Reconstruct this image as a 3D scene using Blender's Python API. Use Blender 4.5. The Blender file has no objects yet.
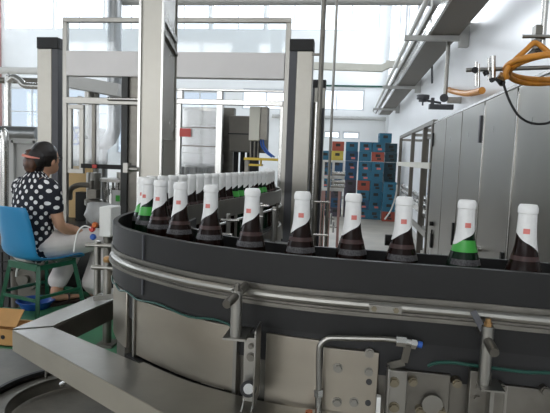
import bpy, bmesh, math, random
from mathutils import Vector, Matrix
random.seed(7)
PI = math.pi
SC = bpy.context.scene
COL = SC.collection

# ------------------------------------------------------------------ camera
ZC = 1.56
F = 540.0
rho, phi, th = math.radians(2.1), math.radians(5.15), math.radians(7.7)
FW = Vector((-math.sin(th)*math.cos(phi), math.cos(th)*math.cos(phi), -math.sin(phi)))
R0 = Vector((math.cos(th), math.sin(th), 0)); U0 = R0.cross(FW)
RT = R0*math.cos(rho) + U0*math.sin(rho)
UP = -R0*math.sin(rho) + U0*math.cos(rho)
CAM = Vector((0, 0, ZC))
def ray(px, py): return FW + RT*((px-275.0)/F) + UP*((206.5-py)/F)
def onY(px, py, y):                       # survey point on the plane Y = y of the hall
    r = ray(px, py); return CAM + r*(y/r.y)
def onZ(px, py, z):
    r = ray(px, py); return CAM + r*((z-ZC)/r.z)
def onX(px, py, x):
    r = ray(px, py); return CAM + r*(x/r.x)
cd = bpy.data.cameras.new('camera'); cam = bpy.data.objects.new('camera', cd); COL.objects.link(cam)
cd.sensor_width = 36; cd.lens = 36*F/550.0; cd.clip_start = .02; cd.clip_end = 200
M3 = Matrix((RT, UP, -FW)).transposed()
cam.matrix_world = Matrix.Translation(CAM) @ M3.to_4x4()
SC.camera = cam
SC.view_settings.view_transform = 'Standard'; SC.view_settings.look = 'None'
SC.view_settings.gamma = 1; SC.view_settings.use_curve_mapping = False

# ------------------------------------------------------------------ materials
def lin(c):
    if isinstance(c, str):
        c = [int(c[i:i+2], 16)/255 for i in (0, 2, 4)]
    return tuple((v/12.92 if v <= .04045 else ((v+.055)/1.055)**2.4) for v in c) + (1,)
MATS = {}
def mat(name, col, rough=.5, metal=0, noise=0, nscale=20, bump=0, bscale=200, spec=.5, stretch=None, trans=0, coat=0, ior=None):
    m = bpy.data.materials.new(name); m.use_nodes = True
    nt = m.node_tree; b = nt.nodes['Principled BSDF']
    c = lin(col)
    b.inputs['Base Color'].default_value = c
    b.inputs['Roughness'].default_value = rough
    b.inputs['Metallic'].default_value = metal
    b.inputs['Specular IOR Level'].default_value = spec
    if trans: b.inputs['Transmission Weight'].default_value = trans
    if coat: b.inputs['Coat Weight'].default_value = coat; b.inputs['Coat Roughness'].default_value = .1
    if ior: b.inputs['IOR'].default_value = ior
    if noise or bump:
        tc = nt.nodes.new('ShaderNodeTexCoord'); mp = nt.nodes.new('ShaderNodeMapping')
        if stretch: mp.inputs['Scale'].default_value = stretch
        nt.links.new(tc.outputs['Object'], mp.inputs['Vector'])
    if noise:
        n = nt.nodes.new('ShaderNodeTexNoise'); n.inputs['Scale'].default_value = nscale; n.inputs['Detail'].default_value = 4
        nt.links.new(mp.outputs[0], n.inputs['Vector'])
        r = nt.nodes.new('ShaderNodeValToRGB')
        r.color_ramp.elements[0].position = .3; r.color_ramp.elements[1].position = .72
        r.color_ramp.elements[0].color = tuple(v*(1-noise) for v in c[:3])+(1,)
        r.color_ramp.elements[1].color = tuple(min(1, v*(1+noise*.5)) for v in c[:3])+(1,)
        nt.links.new(n.outputs[0], r.inputs[0]); nt.links.new(r.outputs[0], b.inputs['Base Color'])
        mr = nt.nodes.new('ShaderNodeMapRange'); mr.inputs[3].default_value = max(.03, rough-.1*noise-.04); mr.inputs[4].default_value = min(1, rough+.1)
        nt.links.new(n.outputs[0], mr.inputs[0]); nt.links.new(mr.outputs[0], b.inputs['Roughness'])
    if bump:
        n2 = nt.nodes.new('ShaderNodeTexNoise'); n2.inputs['Scale'].default_value = bscale
        nt.links.new(mp.outputs[0], n2.inputs['Vector'])
        bp = nt.nodes.new('ShaderNodeBump'); bp.inputs['Strength'].default_value = bump; bp.inputs['Distance'].default_value = .002
        nt.links.new(n2.outputs[0], bp.inputs['Height']); nt.links.new(bp.outputs[0], b.inputs['Normal'])
    MATS[name] = m
    return m
def glassmat(name, tint=(1, 1, 1), gloss=.08, haze=0.0):
    m = bpy.data.materials.new(name); m.use_nodes = True; nt = m.node_tree
    for n in list(nt.nodes): nt.nodes.remove(n)
    o = nt.nodes.new('ShaderNodeOutputMaterial'); t = nt.nodes.new('ShaderNodeBsdfTransparent'); t.inputs[0].default_value = tint+(1,)
    g = nt.nodes.new('ShaderNodeBsdfGlossy'); g.inputs['Roughness'].default_value = .05
    mx = nt.nodes.new('ShaderNodeMixShader'); mx.inputs[0].default_value = gloss
    nt.links.new(t.outputs[0], mx.inputs[1]); nt.links.new(g.outputs[0], mx.inputs[2])
    last = mx
    if haze:
        d = nt.nodes.new('ShaderNodeBsdfDiffuse'); d.inputs[0].default_value = (.85, .86, .88, 1)
        m2 = nt.nodes.new('ShaderNodeMixShader'); m2.inputs[0].default_value = haze
        nt.links.new(mx.outputs[0], m2.inputs[1]); nt.links.new(d.outputs[0], m2.inputs[2]); last = m2
    nt.links.new(last.outputs[0], o.inputs[0])
    return m
def emat(name, col, s):
    m = bpy.data.materials.new(name); m.use_nodes = True; b = m.node_tree.nodes['Principled BSDF']
    b.inputs['Emission Color'].default_value = lin(col); b.inputs['Emission Strength'].default_value = s
    return m

STEEL  = mat('brushed_steel', '989690', .34, 1, .14, 9, .15, 60, stretch=(1, 1, .08))
STEELD = mat('worn_steel', '7c7972', .42, 1, .22, 14, .2, 120)
STEELB = mat('bright_steel', 'bdbcb8', .22, 1, .08, 12)
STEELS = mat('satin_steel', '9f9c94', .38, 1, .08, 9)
FILMG  = glassmat('film_glass', (.58, .615, .65), .05)
STEELC = mat('cabinet_steel', '86837b', .28, 1, .16, 3, .10, 3, stretch=(1, 1, .5))
STEELP = mat('steel_panel', 'a8a195', .34, 1, .2, 7, .12, 40, stretch=(.15, 1, 1))
GREYP  = mat('grey_paint', 'b9b9b6', .5, 0, .06, 8)
HEADP  = mat('header_paint', 'dedbda', .45, 0, .04, 5)
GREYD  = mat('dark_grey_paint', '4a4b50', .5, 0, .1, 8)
CREAM  = mat('cream_paint', 'd2d0c4', .5, 0, .06, 6)
BLACKP = mat('black_plastic_guide', '1b1b1b', .5, 0, .18, 5, .1, 60, spec=.35, stretch=(1, 1, .3))
BLACK  = mat('black_rubber', '1b1b1c', .55)
BELT   = mat('conveyor_chain', '26272a', .4, .3, .3, 30)
WHITEW = mat('white_wall_paint', 'eef0f0', .6, 0, .03, 1.5)
WHITEG = mat('white_gloss_panel', 'e8eaec', .28, 0, .04, 2, .12, 3)
WHITEP = mat('white_plastic', 'e4e4e0', .4)
LIPM = mat('beige_steel', '9c978b', .45, .6, .1, 10)
CEIL   = mat('ceiling_paint', '8f9190', .7, 0, .05, 2)
FLOORM = mat('concrete_floor', 'b7b1a6', .45, 0, .22, 1.8, .1, 40)
GREENF = mat('green_floor_paint', '3f7a58', .45, 0, .25, 5, .1, 60)
GREENM = mat('green_enamel', '1f5a41', .35, 0, .12, 20)
BLUEC  = mat('blue_chair_plastic', '2a86b8', .35, 0, .06, 6)
FOIL   = mat('white_foil', 'e9e9e7', .3, 0, .05, 60, .25, 150)
BROWNG = mat('brown_bottle_glass', '1a0d09', .22, 0, 0, spec=.12)
GREENG = mat('green_bottle_glass', '0a2012', .22, 0, 0, spec=.15)
GREENL = mat('green_neck_label', '38a038', .35)
REDL   = mat('red_print', 'd4766c', .4)
BROWNL = mat('dark_red_label', '3a1a14', .45, 0, .5, 260)
GREYL  = mat('silver_print', '4c4a4c', .5, 0, .8, 300)
TEAL   = mat('teal_cable', '0f463b', .4)
BRASS  = mat('brass', 'a8855a', .35, .8)
DULL   = mat('dull_zinc', '857d6b', .42, .9)
COPPER = mat('copper_fitting', 'a96038', .4, .8)
ORANGE = mat('orange_hose', 'd08a30', .45, 0, .18, 25)
SKIN   = mat('skin', 'c99a7e', .5)
HAIRM  = mat('dark_hair', '1b1413', .45, 0, .4, 60, .5, 120)
HAIRB  = mat('brown_hair', '50301d', .45, 0, .5, 40, .5, 120)
PANTS  = mat('white_trouser_cloth', 'dcd6d3', .8, 0, .06, 12, .5, 18)
CARD   = mat('cardboard', 'b98d58', .8, 0, .1, 10)
CARDY  = mat('pale_cardboard', 'c9ab7b', .8, 0, .12, 6)
BLUEP  = mat('blue_plastic', '2456a8', .4)
REDP   = mat('red_plastic', 'c23a30', .4)
YELLOW = mat('yellow_paint', 'd8b93c', .45)
PLASTW = mat('clear_sheet_plastic', 'c8c9c8', .3, 0, .15, 10, .8, 14)
GLASS  = glassmat('window_glass', (.97, .98, 1), .05)
GUARD  = glassmat('guard_glass', (.93, .95, .96), .07, .04)
FRAMEW = mat('window_frame_paint', 'd5d9dc', .5)
BROWNB = mat('brown_machine_paint', '6f6a62', .5, .2, .1, 6)
SHOE   = mat('shoe_leather', '3a2b26', .5)
REDCLIP = mat('pink_clip', 'd88878', .4)
PINKB  = mat('reddish_column_paint', 'b58f88', .6)
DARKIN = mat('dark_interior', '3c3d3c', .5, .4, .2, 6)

# ------------------------------------------------------------------ mesh builder
class MB:
    def __init__(s): s.bm = bmesh.new(); s.mi = 0
    def _m(s, faces):
        for f in faces: f.material_index = s.mi
        return s
    def faces(s, vs, fs):
        v = [s.bm.verts.new(p) for p in vs]
        out = []
        for f in fs:
            try: out.append(s.bm.faces.new([v[i] for i in f]))
            except ValueError: pass
        return s._m(out)
    def box(s, x0, x1, y0, y1, z0, z1):
        v = [(x, y, z) for z in (z0, z1) for y in (y0, y1) for x in (x0, x1)]
        return s.faces(v, [(0, 2, 3, 1), (4, 5, 7, 6), (0, 1, 5, 4), (2, 6, 7, 3), (0, 4, 6, 2), (1, 3, 7, 5)])
    def obox(s, c, ax, ay, az):               # oriented box: centre and half-axis vectors
        c = Vector(c); ax, ay, az = Vector(ax), Vector(ay), Vector(az)
        v = [c+ax*i+ay*j+az*k for k in (-1, 1) for j in (-1, 1) for i in (-1, 1)]
        return s.faces(v, [(0, 2, 3, 1), (4, 5, 7, 6), (0, 1, 5, 4), (2, 6, 7, 3), (0, 4, 6, 2), (1, 3, 7, 5)])
    def bar(s, p0, p1, w, h, up=(0, 0, 1)):    # rectangular bar between two points
        p0, p1 = Vector(p0), Vector(p1); d = p1-p0; u = Vector(up)
        sd = d.cross(u)
        if sd.length < 1e-6: sd = d.cross(Vector((0, 1, 0)))
        sd.normalize(); u = sd.cross(d).normalized()
        return s.obox((p0+p1)/2, d/2, sd*w/2, u*h/2)
    def tube(s, pts, r, seg=12, caps=True, closed=False):
        pts = [Vector(p) for p in pts]; n = len(pts); rings = []
        rr = r if isinstance(r, (list, tuple)) else [r]*n
        t0 = (pts[1]-pts[0]).normalized()
        nrm = t0.cross(Vector((0, 0, 1)))
        if nrm.length < 1e-3: nrm = t0.cross(Vector((0, 1, 0)))
        nrm.normalize()
        for i, p in enumerate(pts):
            if closed: t = pts[(i+1) % n]-pts[i-1]
            elif i == 0: t = pts[1]-pts[0]
            elif i == n-1: t = pts[-1]-pts[-2]
            else: t = (pts[i+1]-p).normalized()+(p-pts[i-1]).normalized()
            t.normalize(); nrm = nrm-t*nrm.dot(t)
            if nrm.length < 1e-4: nrm = t.orthogonal()
            nrm.normalize(); bn = t.cross(nrm)
            rings.append([s.bm.verts.new(p+(nrm*math.cos(a)+bn*math.sin(a))*rr[i]) for a in [2*PI*k/seg for k in range(seg)]])
        out = []
        for i in range(n if closed else n-1):
            A, B = rings[i], rings[(i+1) % n]
            for k in range(seg):
                out.append(s.bm.faces.new((A[k], A[(k+1) % seg], B[(k+1) % seg], B[k])))
        if caps and not closed:
            out.append(s.bm.faces.new(rings[0][::-1])); out.append(s.bm.faces.new(rings[-1]))
        return s._m(out)
    def cyl(s, p0, p1, r, seg=16, r1=None): return s.tube([p0, p1], [r, r if r1 is None else r1], seg)
    def lathe(s, prof, c=(0, 0, 0), seg=24, axis='z'):
        rings = []; c = Vector(c); out = []
        for r, z in prof:
            if r < 1e-6: rings.append([s.bm.verts.new(s._ax(0, 0, z, axis)+c)])
            else: rings.append([s.bm.verts.new(s._ax(r*math.cos(a), r*math.sin(a), z, axis)+c) for a in [2*PI*k/seg for k in range(seg)]])
        for A, B in zip(rings, rings[1:]):
            if len(A) == 1 and len(B) == 1: continue
            for k in range(seg):
                k2 = (k+1) % seg
                if len(A) == 1: out.append(s.bm.faces.new((A[0], B[k2], B[k])))
                elif len(B) == 1: out.append(s.bm.faces.new((A[k], A[k2], B[0])))
                else: out.append(s.bm.faces.new((A[k], A[k2], B[k2], B[k])))
        return s._m(out)
    def _ax(s, x, y, z, axis):
        return Vector((x, y, z)) if axis == 'z' else (Vector((z, x, y)) if axis == 'x' else Vector((x, z, y)))
    def prism(s, poly, z0, z1):
        n = len(poly)
        a = sum(poly[i][0]*poly[(i+1) % n][1]-poly[(i+1) % n][0]*poly[i][1] for i in range(n))
        if a < 0: poly = poly[::-1]
        v = [(p[0], p[1], z0) for p in poly]+[(p[0], p[1], z1) for p in poly]
        return s.faces(v, [tuple(range(n))[::-1], tuple(range(n, 2*n))]+[(i, (i+1) % n, n+(i+1) % n, n+i) for i in range(n)])
    def ribbon(s, path, z0, z1, t):            # wall of thickness t to the left of a plan path
        n = len(path); rings = []
        for i, p in enumerate(path):
            nx, ny = pnorm(path, i)
            q = (p[0]+nx*t, p[1]+ny*t)
            rings.append([s.bm.verts.new(w) for w in ((p[0], p[1], z0), (p[0], p[1], z1), (q[0], q[1], z1), (q[0], q[1], z0))])
        out = []
        for A, B in zip(rings, rings[1:]):
            for k in range(4): out.append(s.bm.faces.new((A[k], A[(k+1) % 4], B[(k+1) % 4], B[k])))
        out.append(s.bm.faces.new(rings[0][::-1])); out.append(s.bm.faces.new(rings[-1]))
        return s._m(out)
    def ell(s, c, r, seg=16, rings=10, rot=None):
        c = Vector(c); before = len(s.bm.verts)
        rv = Vector(r); R = rot or Matrix.Identity(3)
        prof = [[c+R@Vector((rv.x*math.sin(PI*j/rings)*math.cos(2*PI*k/seg), rv.y*math.sin(PI*j/rings)*math.sin(2*PI*k/seg), rv.z*math.cos(PI*j/rings))) for k in range(seg)] for j in range(1, rings)]
        R_ = [[s.bm.verts.new(p) for p in row] for row in prof]
        t = s.bm.verts.new(c+R@Vector((0, 0, rv.z))); b = s.bm.verts.new(c-R@Vector((0, 0, rv.z))); out = []
        for k in range(seg):
            k2 = (k+1) % seg
            out.append(s.bm.faces.new((t, R_[0][k], R_[0][k2]))); out.append(s.bm.faces.new((b, R_[-1][k2], R_[-1][k])))
            for A, B in zip(R_, R_[1:]): out.append(s.bm.faces.new((A[k], B[k], B[k2], A[k2])))
        return s._m(out)
    def bevel(s, w=.003, seg=2):
        es = [e for e in s.bm.edges if len(e.link_faces) == 2 and e.calc_face_angle(0) > .6]
        bmesh.ops.bevel(s.bm, geom=es, offset=w, segments=seg, affect='EDGES', clamp_overlap=True)
        return s
def pnorm(path, i):
    a = path[max(0, i-1)]; b = path[min(len(path)-1, i+1)]
    dx, dy = b[0]-a[0], b[1]-a[1]; l = math.hypot(dx, dy) or 1
    return -dy/l, dx/l
def offs(path, t): return [(p[0]+pnorm(path, i)[0]*t, p[1]+pnorm(path, i)[1]*t) for i, p in enumerate(path)]
def smooth(pts, k=5):
    out = []; n = len(pts)
    for i in range(n-1):
        P = [Vector(pts[max(0, min(n-1, j))]) for j in (i-1, i, i+1, i+2)]
        for q in range(k):
            t = q/k
            out.append(tuple(.5*((2*P[1])+(P[2]-P[0])*t+(2*P[0]-5*P[1]+4*P[2]-P[3])*t*t+(3*P[1]-P[0]-3*P[2]+P[3])*t**3)))
    out.append(tuple(pts[-1]))
    return out
def wloc(o):
    v = Vector((0, 0, 0))
    while o is not None: v += o.location; o = o.parent
    return v
def obj(name, mb, m, parent=None, local=False, flat=False, bev=0):
    bm = mb.bm
    bmesh.ops.recalc_face_normals(bm, faces=bm.faces)
    if parent is not None and not local:
        bmesh.ops.translate(bm, verts=bm.verts, vec=-wloc(parent))
    me = bpy.data.meshes.new(name); 
    if not flat:
        for f in bm.faces: f.smooth = True
        for e in bm.edges:
            if len(e.link_faces) == 2 and e.calc_face_angle(0) > .62: e.smooth = False
    bm.to_mesh(me); bm.free()
    for mm in (m if isinstance(m, (list, tuple)) else [m]): me.materials.append(mm)
    o = bpy.data.objects.new(name, me); COL.objects.link(o)
    if parent is not None: o.parent = parent
    if bev:
        b = o.modifiers.new('bevel', 'BEVEL'); b.width = bev; b.segments = 2; b.limit_method = 'ANGLE'
    return o
def tag(o, label, cat, group=None):
    o['label'] = label; o['category'] = cat
    if group: o['group'] = group
    return o
def thing(name, label, cat, loc=(0, 0, 0), rz=0, group=None):
    o = bpy.data.objects.new(name, None); COL.objects.link(o); o.empty_display_size = .05
    o.location = loc; o.rotation_euler = (0, 0, rz)
    return tag(o, label, cat, group)
def solo(name, mb, m, label, cat, group=None, base=None, bev=0):      # a thing that is one mesh; origin at its base
    if base is None:
        vs = [v.co for v in mb.bm.verts]; lo = Vector([min(v[i] for v in vs) for i in range(3)]); hi = Vector([max(v[i] for v in vs) for i in range(3)])
        base = Vector(((lo.x+hi.x)/2, (lo.y+hi.y)/2, lo.z))
    bmesh.ops.translate(mb.bm, verts=mb.bm.verts, vec=-Vector(base))
    o = obj(name, mb, m, bev=bev); o.location = base
    return tag(o, label, cat, group)
def struct(name, mb, m, parent=None, local=False):
    o = obj(name, mb, m, parent, local)
    if parent is None: o['kind'] = 'structure'
    return o
def copy_tree(o, parent=None):
    c = o.copy(); COL.objects.link(c)
    if parent is not None: c.parent = parent
    for ch in list(o.children): copy_tree(ch, c)
    return c
ORD = ['first', 'second', 'third', 'fourth', 'fifth', 'sixth', 'seventh', 'eighth', 'ninth', 'tenth', 'eleventh', 'twelfth', 'thirteenth',
       'fourteenth', 'fifteenth', 'sixteenth', 'seventeenth', 'eighteenth', 'nineteenth', 'twentieth', 'twenty-first', 'twenty-second',
       'twenty-third', 'twenty-fourth', 'twenty-fifth', 'twenty-sixth', 'twenty-seventh', 'twenty-eighth', 'twenty-ninth', 'thirtieth']
# ------------------------------------------------------------------ the hall
XL, XR, YB, YF, ZT = -15.7, 1.42, 22.0, -8.0, 8.7
b = MB(); b.box(XL-.3, XR+.3, YF-.3, YB+.3, -.2, 0); struct('floor', b, FLOORM)
b = MB(); b.box(XL-.3, XR+.3, YF-.3, YB+.3, ZT, ZT+.2); struct('ceiling', b, CEIL)
def wall_open(name, u0, u1, z0, z1, holes, place, m):
    us = sorted({u0, u1, *[h[0] for h in holes], *[h[1] for h in holes]}); zs = sorted({z0, z1, *[h[2] for h in holes], *[h[3] for h in holes]})
    b = MB()
    for ua, ub in zip(us, us[1:]):
        run = None
        for za, zb in zip(zs, zs[1:]):
            cu, cz = (ua+ub)/2, (za+zb)/2
            if not any(h[0] < cu < h[1] and h[2] < cz < h[3] for h in holes): place(b, ua, ub, za, zb)
    o = obj(name, b, m, flat=True); o['kind'] = 'structure'
holesB = []
x = -15.0
for k in range(7): holesB.append((x+.04, x+2.22, 6.65, 8.45)); x += 2.28
for k in range(4): holesB.append((-14.9+2.5*k, -12.7+2.5*k, 1.5, 4.2))
holesB += [(-4.5, -2.5, 3.5, 4.35), (-1.75, .45, 3.55, 4.38), (-1.1, -.45, 2.42, 2.72), (-.35, .33, 2.42, 2.72)]
wall_open('wall_back', XL-.3, XR+.3, 0, ZT, holesB, lambda b, a, c, z0, z1: b.box(a, c, YB, YB+.25, z0, z1), WHITEW)
holesL = [(-6+4.5*k, -3+4.5*k, 1.4, 4.4) for k in range(6)]+[(-6+4.5*k, -3+4.5*k, 6.2, 8.2) for k in range(6)]
wall_open('wall_left', YF-.3, YB, 0, ZT, holesL, lambda b, a, c, z0, z1: b.box(XL-.25, XL, a, c, z0, z1), WHITEW)
holesF = [(-14+3.7*k, -11+3.7*k, 1.2, 5.0) for k in range(4)]
wall_open('wall_front', XL-.3, XR+.3, 0, ZT, holesF, lambda b, a, c, z0, z1: b.box(a, c, YF-.25, YF, z0, z1), WHITEW)
holesR = [(4.3+3.1*k, 6.8+3.1*k, 4.3, 7.6) for k in range(6)]
wall_open('wall_right', YF-.3, YB, 0, ZT, holesR, lambda b, a, c, z0, z1: b.box(XR, XR+.25, a, c, z0, z1), WHITEG)
wn = 0
def window(kind, u0, u1, z0, z1, cross=1):
    global wn; wn += 1
    def bx(b, a, c, za, zb, d0, d1):
        if kind == 'B': b.box(a, c, YB+d0, YB+d1, za, zb)
        elif kind == 'F': b.box(a, c, YF-d1, YF-d0, za, zb)
        elif kind == 'L': b.box(XL-d1, XL-d0, a, c, za, zb)
        else: b.box(XR+d0, XR+d1, a, c, za, zb)
    f = MB(); t = .06
    bx(f, u0, u1, z0, z0+t, .06, .14); bx(f, u0, u1, z1-t, z1, .06, .14)
    bx(f, u0, u0+t, z0+t, z1-t, .06, .14); bx(f, u1-t, u1, z0+t, z1-t, .06, .14)
    for k in range(1, cross+1):
        um = u0+(u1-u0)*k/(cross+1); bx(f, um-.025, um+.025, z0+t, z1-t, .07, .13)
    if z1-z0 > 2: zm = z0+(z1-z0)*.62; bx(f, u0+t, u1-t, zm-.025, zm+.025, .075, .125)
    o = struct('window_%d' % wn, f, FRAMEW)
    p = MB(); bx(p, u0+t, u1-t, z0+t, z1-t, .098, .104); obj('pane', p, FILMG if (kind == 'B' and u1 < -5 and z1 < 5) else GLASS, o)
for h in holesB: window('B', *h, cross=1 if h[1]-h[0] > 1 else 0)
for h in holesL: window('L', *h, cross=2)
for h in holesF: window('F', *h, cross=2)
for h in holesR: window('R', *h, cross=3)
# skirting strips and pilasters
b = MB(); b.box(XR-.02, XR, 10.5, YB-.02, 0, .12); struct('baseboard_right', b, GREYP)
b = MB(); b.box(XL, XR-.02, YB-.02, YB, 0, .12); struct('baseboard_back', b, GREYP)
b = MB(); b.box(-15.4, -15.16, YB-.12, YB, 0, ZT); struct('trim_1', b, PINKB)
b = MB(); b.box(XR-.1, XR, YB-.35, YB-.05, .12, ZT); struct('trim_2', b, WHITEG)
for k, yy in enumerate((7.0, 10.1, 13.2, 16.3)):
    b = MB(); b.box(XR-.06, XR, yy-.12, yy+.12, 3.9, ZT); struct('trim_%d' % (k+3), b, WHITEG)

# daylight at the windows, plus unseen lamps added as fill
SC.world = bpy.data.worlds.new('sky'); SC.world.use_nodes = True
bg = SC.world.node_tree.nodes['Background']; bg.inputs[0].default_value = (.9, .95, 1, 1); bg.inputs[1].default_value = 2.2
def area(name, loc, rot, sx, sy, power, col=(1, 1, 1)):
    l = bpy.data.lights.new(name, 'AREA'); l.shape = 'RECTANGLE'; l.size = sx; l.size_y = sy; l.energy = power; l.color = col
    o = bpy.data.objects.new(name, l); COL.objects.link(o); o.location = loc; o.rotation_euler = rot
    return o
DAY = (.93, .97, 1)
area('daylight_back_upper', (-7, YB+.5, 7.55), (-PI/2, 0, 0), 16, 1.9, 1500, DAY)
area('daylight_left', (XL-.5, 12, 4.6), (0, -PI/2, 0), 6.5, 18, 1500, DAY)
area('daylight_right', (XR+.5, 13, 6), (0, PI/2, 0), 3.3, 18, 700, DAY)
area('daylight_front', (-7, YF-.5, 3.1), (PI/2, 0, 0), 14, 3.8, 520, (1, .965, .91))
TUBE = emat('fill_tube', 'fff6e8', 3)
li = 0
for (lx, ly, where) in ((-.6, -2.5, 'behind the camera'), (-2.8, 1.5, 'over the woman'), (-.5, 2.2, 'over the bottle turn'), (-1.3, 6.0, 'over the packing machine')):  # out-of-view battens, added only to brighten the line
    t = thing('fill_batten', 'added twin tube fill lamp hung %s' % where, 'light', (lx, ly, 4.6), 0, 'added fill lamps over the line')
    b = MB(); b.box(lx-.1, lx+.1, ly-.65, ly+.65, 4.62, 4.68); obj('housing', b, WHITEP, t)
    for s in (-.05, .05):
        b = MB(); b.cyl((lx+s, ly-.6, 4.6), (lx+s, ly+.6, 4.6), .014, 10); obj('tube', b, TUBE, t)
    for s in (-.5, .5):
        b = MB(); b.cyl((lx, ly+s, 4.68), (lx, ly+s, ZT), .004, 6); obj('hanger', b, STEELD, t)
    area('fill_light', (lx, ly, 4.57), (0, 0, 0),  .2, 1.25, 9, (1, .95, .87))
# ------------------------------------------------------------------ bottle conveyor (U turn)
ZB = 1.224                                   # belt top
outer = smooth([(1.0, .87), (.6, .888), (.324, .903), (.221, .913), (.092, .92), (-.026, .926), (-.133, .943), (-.212, .968), (-.297, 1.003),
         (-.406, 1.070), (-.473, 1.123), (-.516, 1.168), (-.547, 1.212), (-.575, 1.265), (-.598, 1.33), (-.613, 1.40), (-.618, 1.47), (-.612, 1.54), (-.60, 1.60)], 5)
# walking from right end to the left end keeps the turn's inside on the RIGHT hand -> negative offsets go inward
inner = smooth([(1.0, 1.10), (.6, 1.12), (.3, 1.155), (.1, 1.17), (-.1, 1.185), (-.22, 1.225), (-.32, 1.285), (-.40, 1.36), (-.45, 1.46), (-.468, 1.60)], 5)
conv = thing('bottle_conveyor', 'curved bottle conveyor with black side guide turning along the front', 'conveyor', (0, 1.1, 0))
b = MB(); b.ribbon(outer, 1.255, 1.39, -.012); obj('side_guide', b, BLACKP, conv)
seam = MB()
for i in (46,): 
    p = outer[i]; n = pnorm(outer, i); seam.bar((p[0]+n[0]*.0015, p[1]+n[1]*.0015, 1.26), (p[0]+n[0]*.0015, p[1]+n[1]*.0015, 1.388), .004, .004, (n[0], n[1], 0))
obj('guide_seam', seam, GREYD, conv)
b = MB(); b.ribbon(inner, 1.24, 1.368, -.01); obj('inner_guide', b, BLACKP, conv)
deck = [(p[0], p[1]) for p in offs(outer, -.013)] + [(p[0], p[1]) for p in offs(inner, .001)][::-1]
b = MB()
A = offs(outer, -.013); B = [inner[int(i*(len(inner)-1)/(len(A)-1))] for i in range(len(A))]
vs = [(p[0], p[1], ZB) for p in A]+[(p[0], p[1], ZB) for p in B]+[(p[0], p[1], ZB-.03) for p in A]+[(p[0], p[1], ZB-.03) for p in B]
n = len(A); fs = []
for i in range(n-1):
    fs += [(i, i+1, n+i+1, n+i), (2*n+i, 3*n+i, 3*n+i+1, 2*n+i+1), (i, 2*n+i, 2*n+i+1, i+1), (n+i, n+i+1, 3*n+i+1, 3*n+i)]
fs += [(0, n, 3*n, 2*n), (n-1, 3*n-1, 4*n-1, 2*n-1)]
b.faces(vs, fs); obj('chain_belt', b, BELT, conv)
# lower black skirt strip set back a little, then the steel body
sk = offs(outer, -.008)
b = MB(); b.ribbon(sk, 1.19, 1.256, -.02); obj('skirt_strip', b, BLACK, conv)
# guide rail: round steel bar on a flat backing, standing off the guide
rail = offs(outer, .014)
rail2 = [(p[0]+pnorm(outer, i)[0]*.015*min(1, (62-i)/16), p[1]+pnorm(outer, i)[1]*.015*min(1, (62-i)/16)) for i, p in enumerate(outer[:61])]
b = MB(); b.tube([(p[0], p[1], 1.318) for p in rail2], .0078, 10); obj('guide_rail', b, STEEL, conv)
b = MB(); b.ribbon(offs(outer, .002)[:-12], 1.296, 1.303, .007); b.ribbon(offs(outer, .001)[:-12], 1.30, 1.334, .003); obj('rail_backing', b, STEELD, conv)
rj = MB(); c0, c1 = onY(369, 308, .898), onY(402, 310.5, .898); rj.bar(c0, c1, .006, .013, (0, 0, 1)); rj = obj('rail_joint', rj, STEEL, conv, bev=.001)
for px, py in ((374, 308.3), (396, 310)): 
    b = MB(); p = onY(px, py, .897); b.cyl(p, p+Vector((0, -.006, 0)), .0048, 6); obj('bolt', b, DULL, rj)
# teal cable lying along the top of the steel body
cb = []
co = offs(outer, .001)
for i, p in enumerate(co):
    if i < 84: cb.append((p[0], p[1], 1.2475 + .0035*math.sin(i*.9) if p[0] < -.2 else 1.243-.03*min(1, max(0, (p[0]+.2)*3)) + .003*math.sin(i*.7)))
b = MB(); b.tube([c for c in cb if c[0] < -.19], .0022, 8); obj('teal_cable', b, TEAL, conv)
b = MB(); b.tube(smooth([onY(428, 366, .905), onY(436, 363, .9), onY(452, 362.5, .9), onY(470, 365, .895), onY(500, 369, .893), onY(525, 372, .89), onY(556, 373, .888)], 5), .0028, 8)
obj('teal_cable', b, TEAL, conv)
# steel body: separate skin panels along the path
def sub(x0, x1): return [p for p in body if x0 <= p[0] <= x1]
body = offs(outer, -.004)
arc = [0]
for i in range(1, len(body)): arc.append(arc[-1]+math.hypot(body[i][0]-body[i-1][0], body[i][1]-body[i-1][1]))
def at_x(x):
    for i in range(len(body)-1):
        if body[i][0] >= x >= body[i+1][0]:
            t = (body[i][0]-x)/(body[i][0]-body[i+1][0]+1e-9)
            return (body[i][0]+(body[i+1][0]-body[i][0])*t, body[i][1]+(body[i+1][1]-body[i][1])*t)
def span(x0, x1, o=0):
    mid = [p for p in body if x0 < p[0] < x1]
    q = [at_x(x1)]+mid+[at_x(x0)]
    return offs(q, o)
b = MB(); b.ribbon(span(-.19, .99, -.008), .86, 1.235, -.012); b.ribbon(offs(body[54:], -.008), .86, 1.235, -.012); obj('body_skin', b, STEELD, conv)
b = MB(); b.ribbon(span(-.445, -.197, .002), 1.118, 1.244, -.008); obj('body_panel', b, STEELP, conv, bev=.0015)
b = MB(); b.ribbon(offs(body[51:80], .002), 1.118, 1.247, -.008); obj('body_panel', b, STEELP, conv, bev=.0015)
b = MB(); b.ribbon(span(-.135, -.038, .002), 1.10, 1.243, -.008); obj('body_panel', b, STEELP, conv, bev=.0015)
b = MB(); b.ribbon(span(-.03, .066, .006), 1.05, 1.233, -.012); obj('bolted_panel', b, STEELP, conv, bev=.0015)
b = MB(); b.ribbon(span(.098, .186, .005), 1.05, 1.206, -.012); obj('bolted_panel', b, STEELD, conv, bev=.0015)
b = MB(); b.ribbon(span(.22, .45, .004), 1.05, 1.20, -.012); obj('bolted_panel', b, STEELD, conv, bev=.0015)
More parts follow.
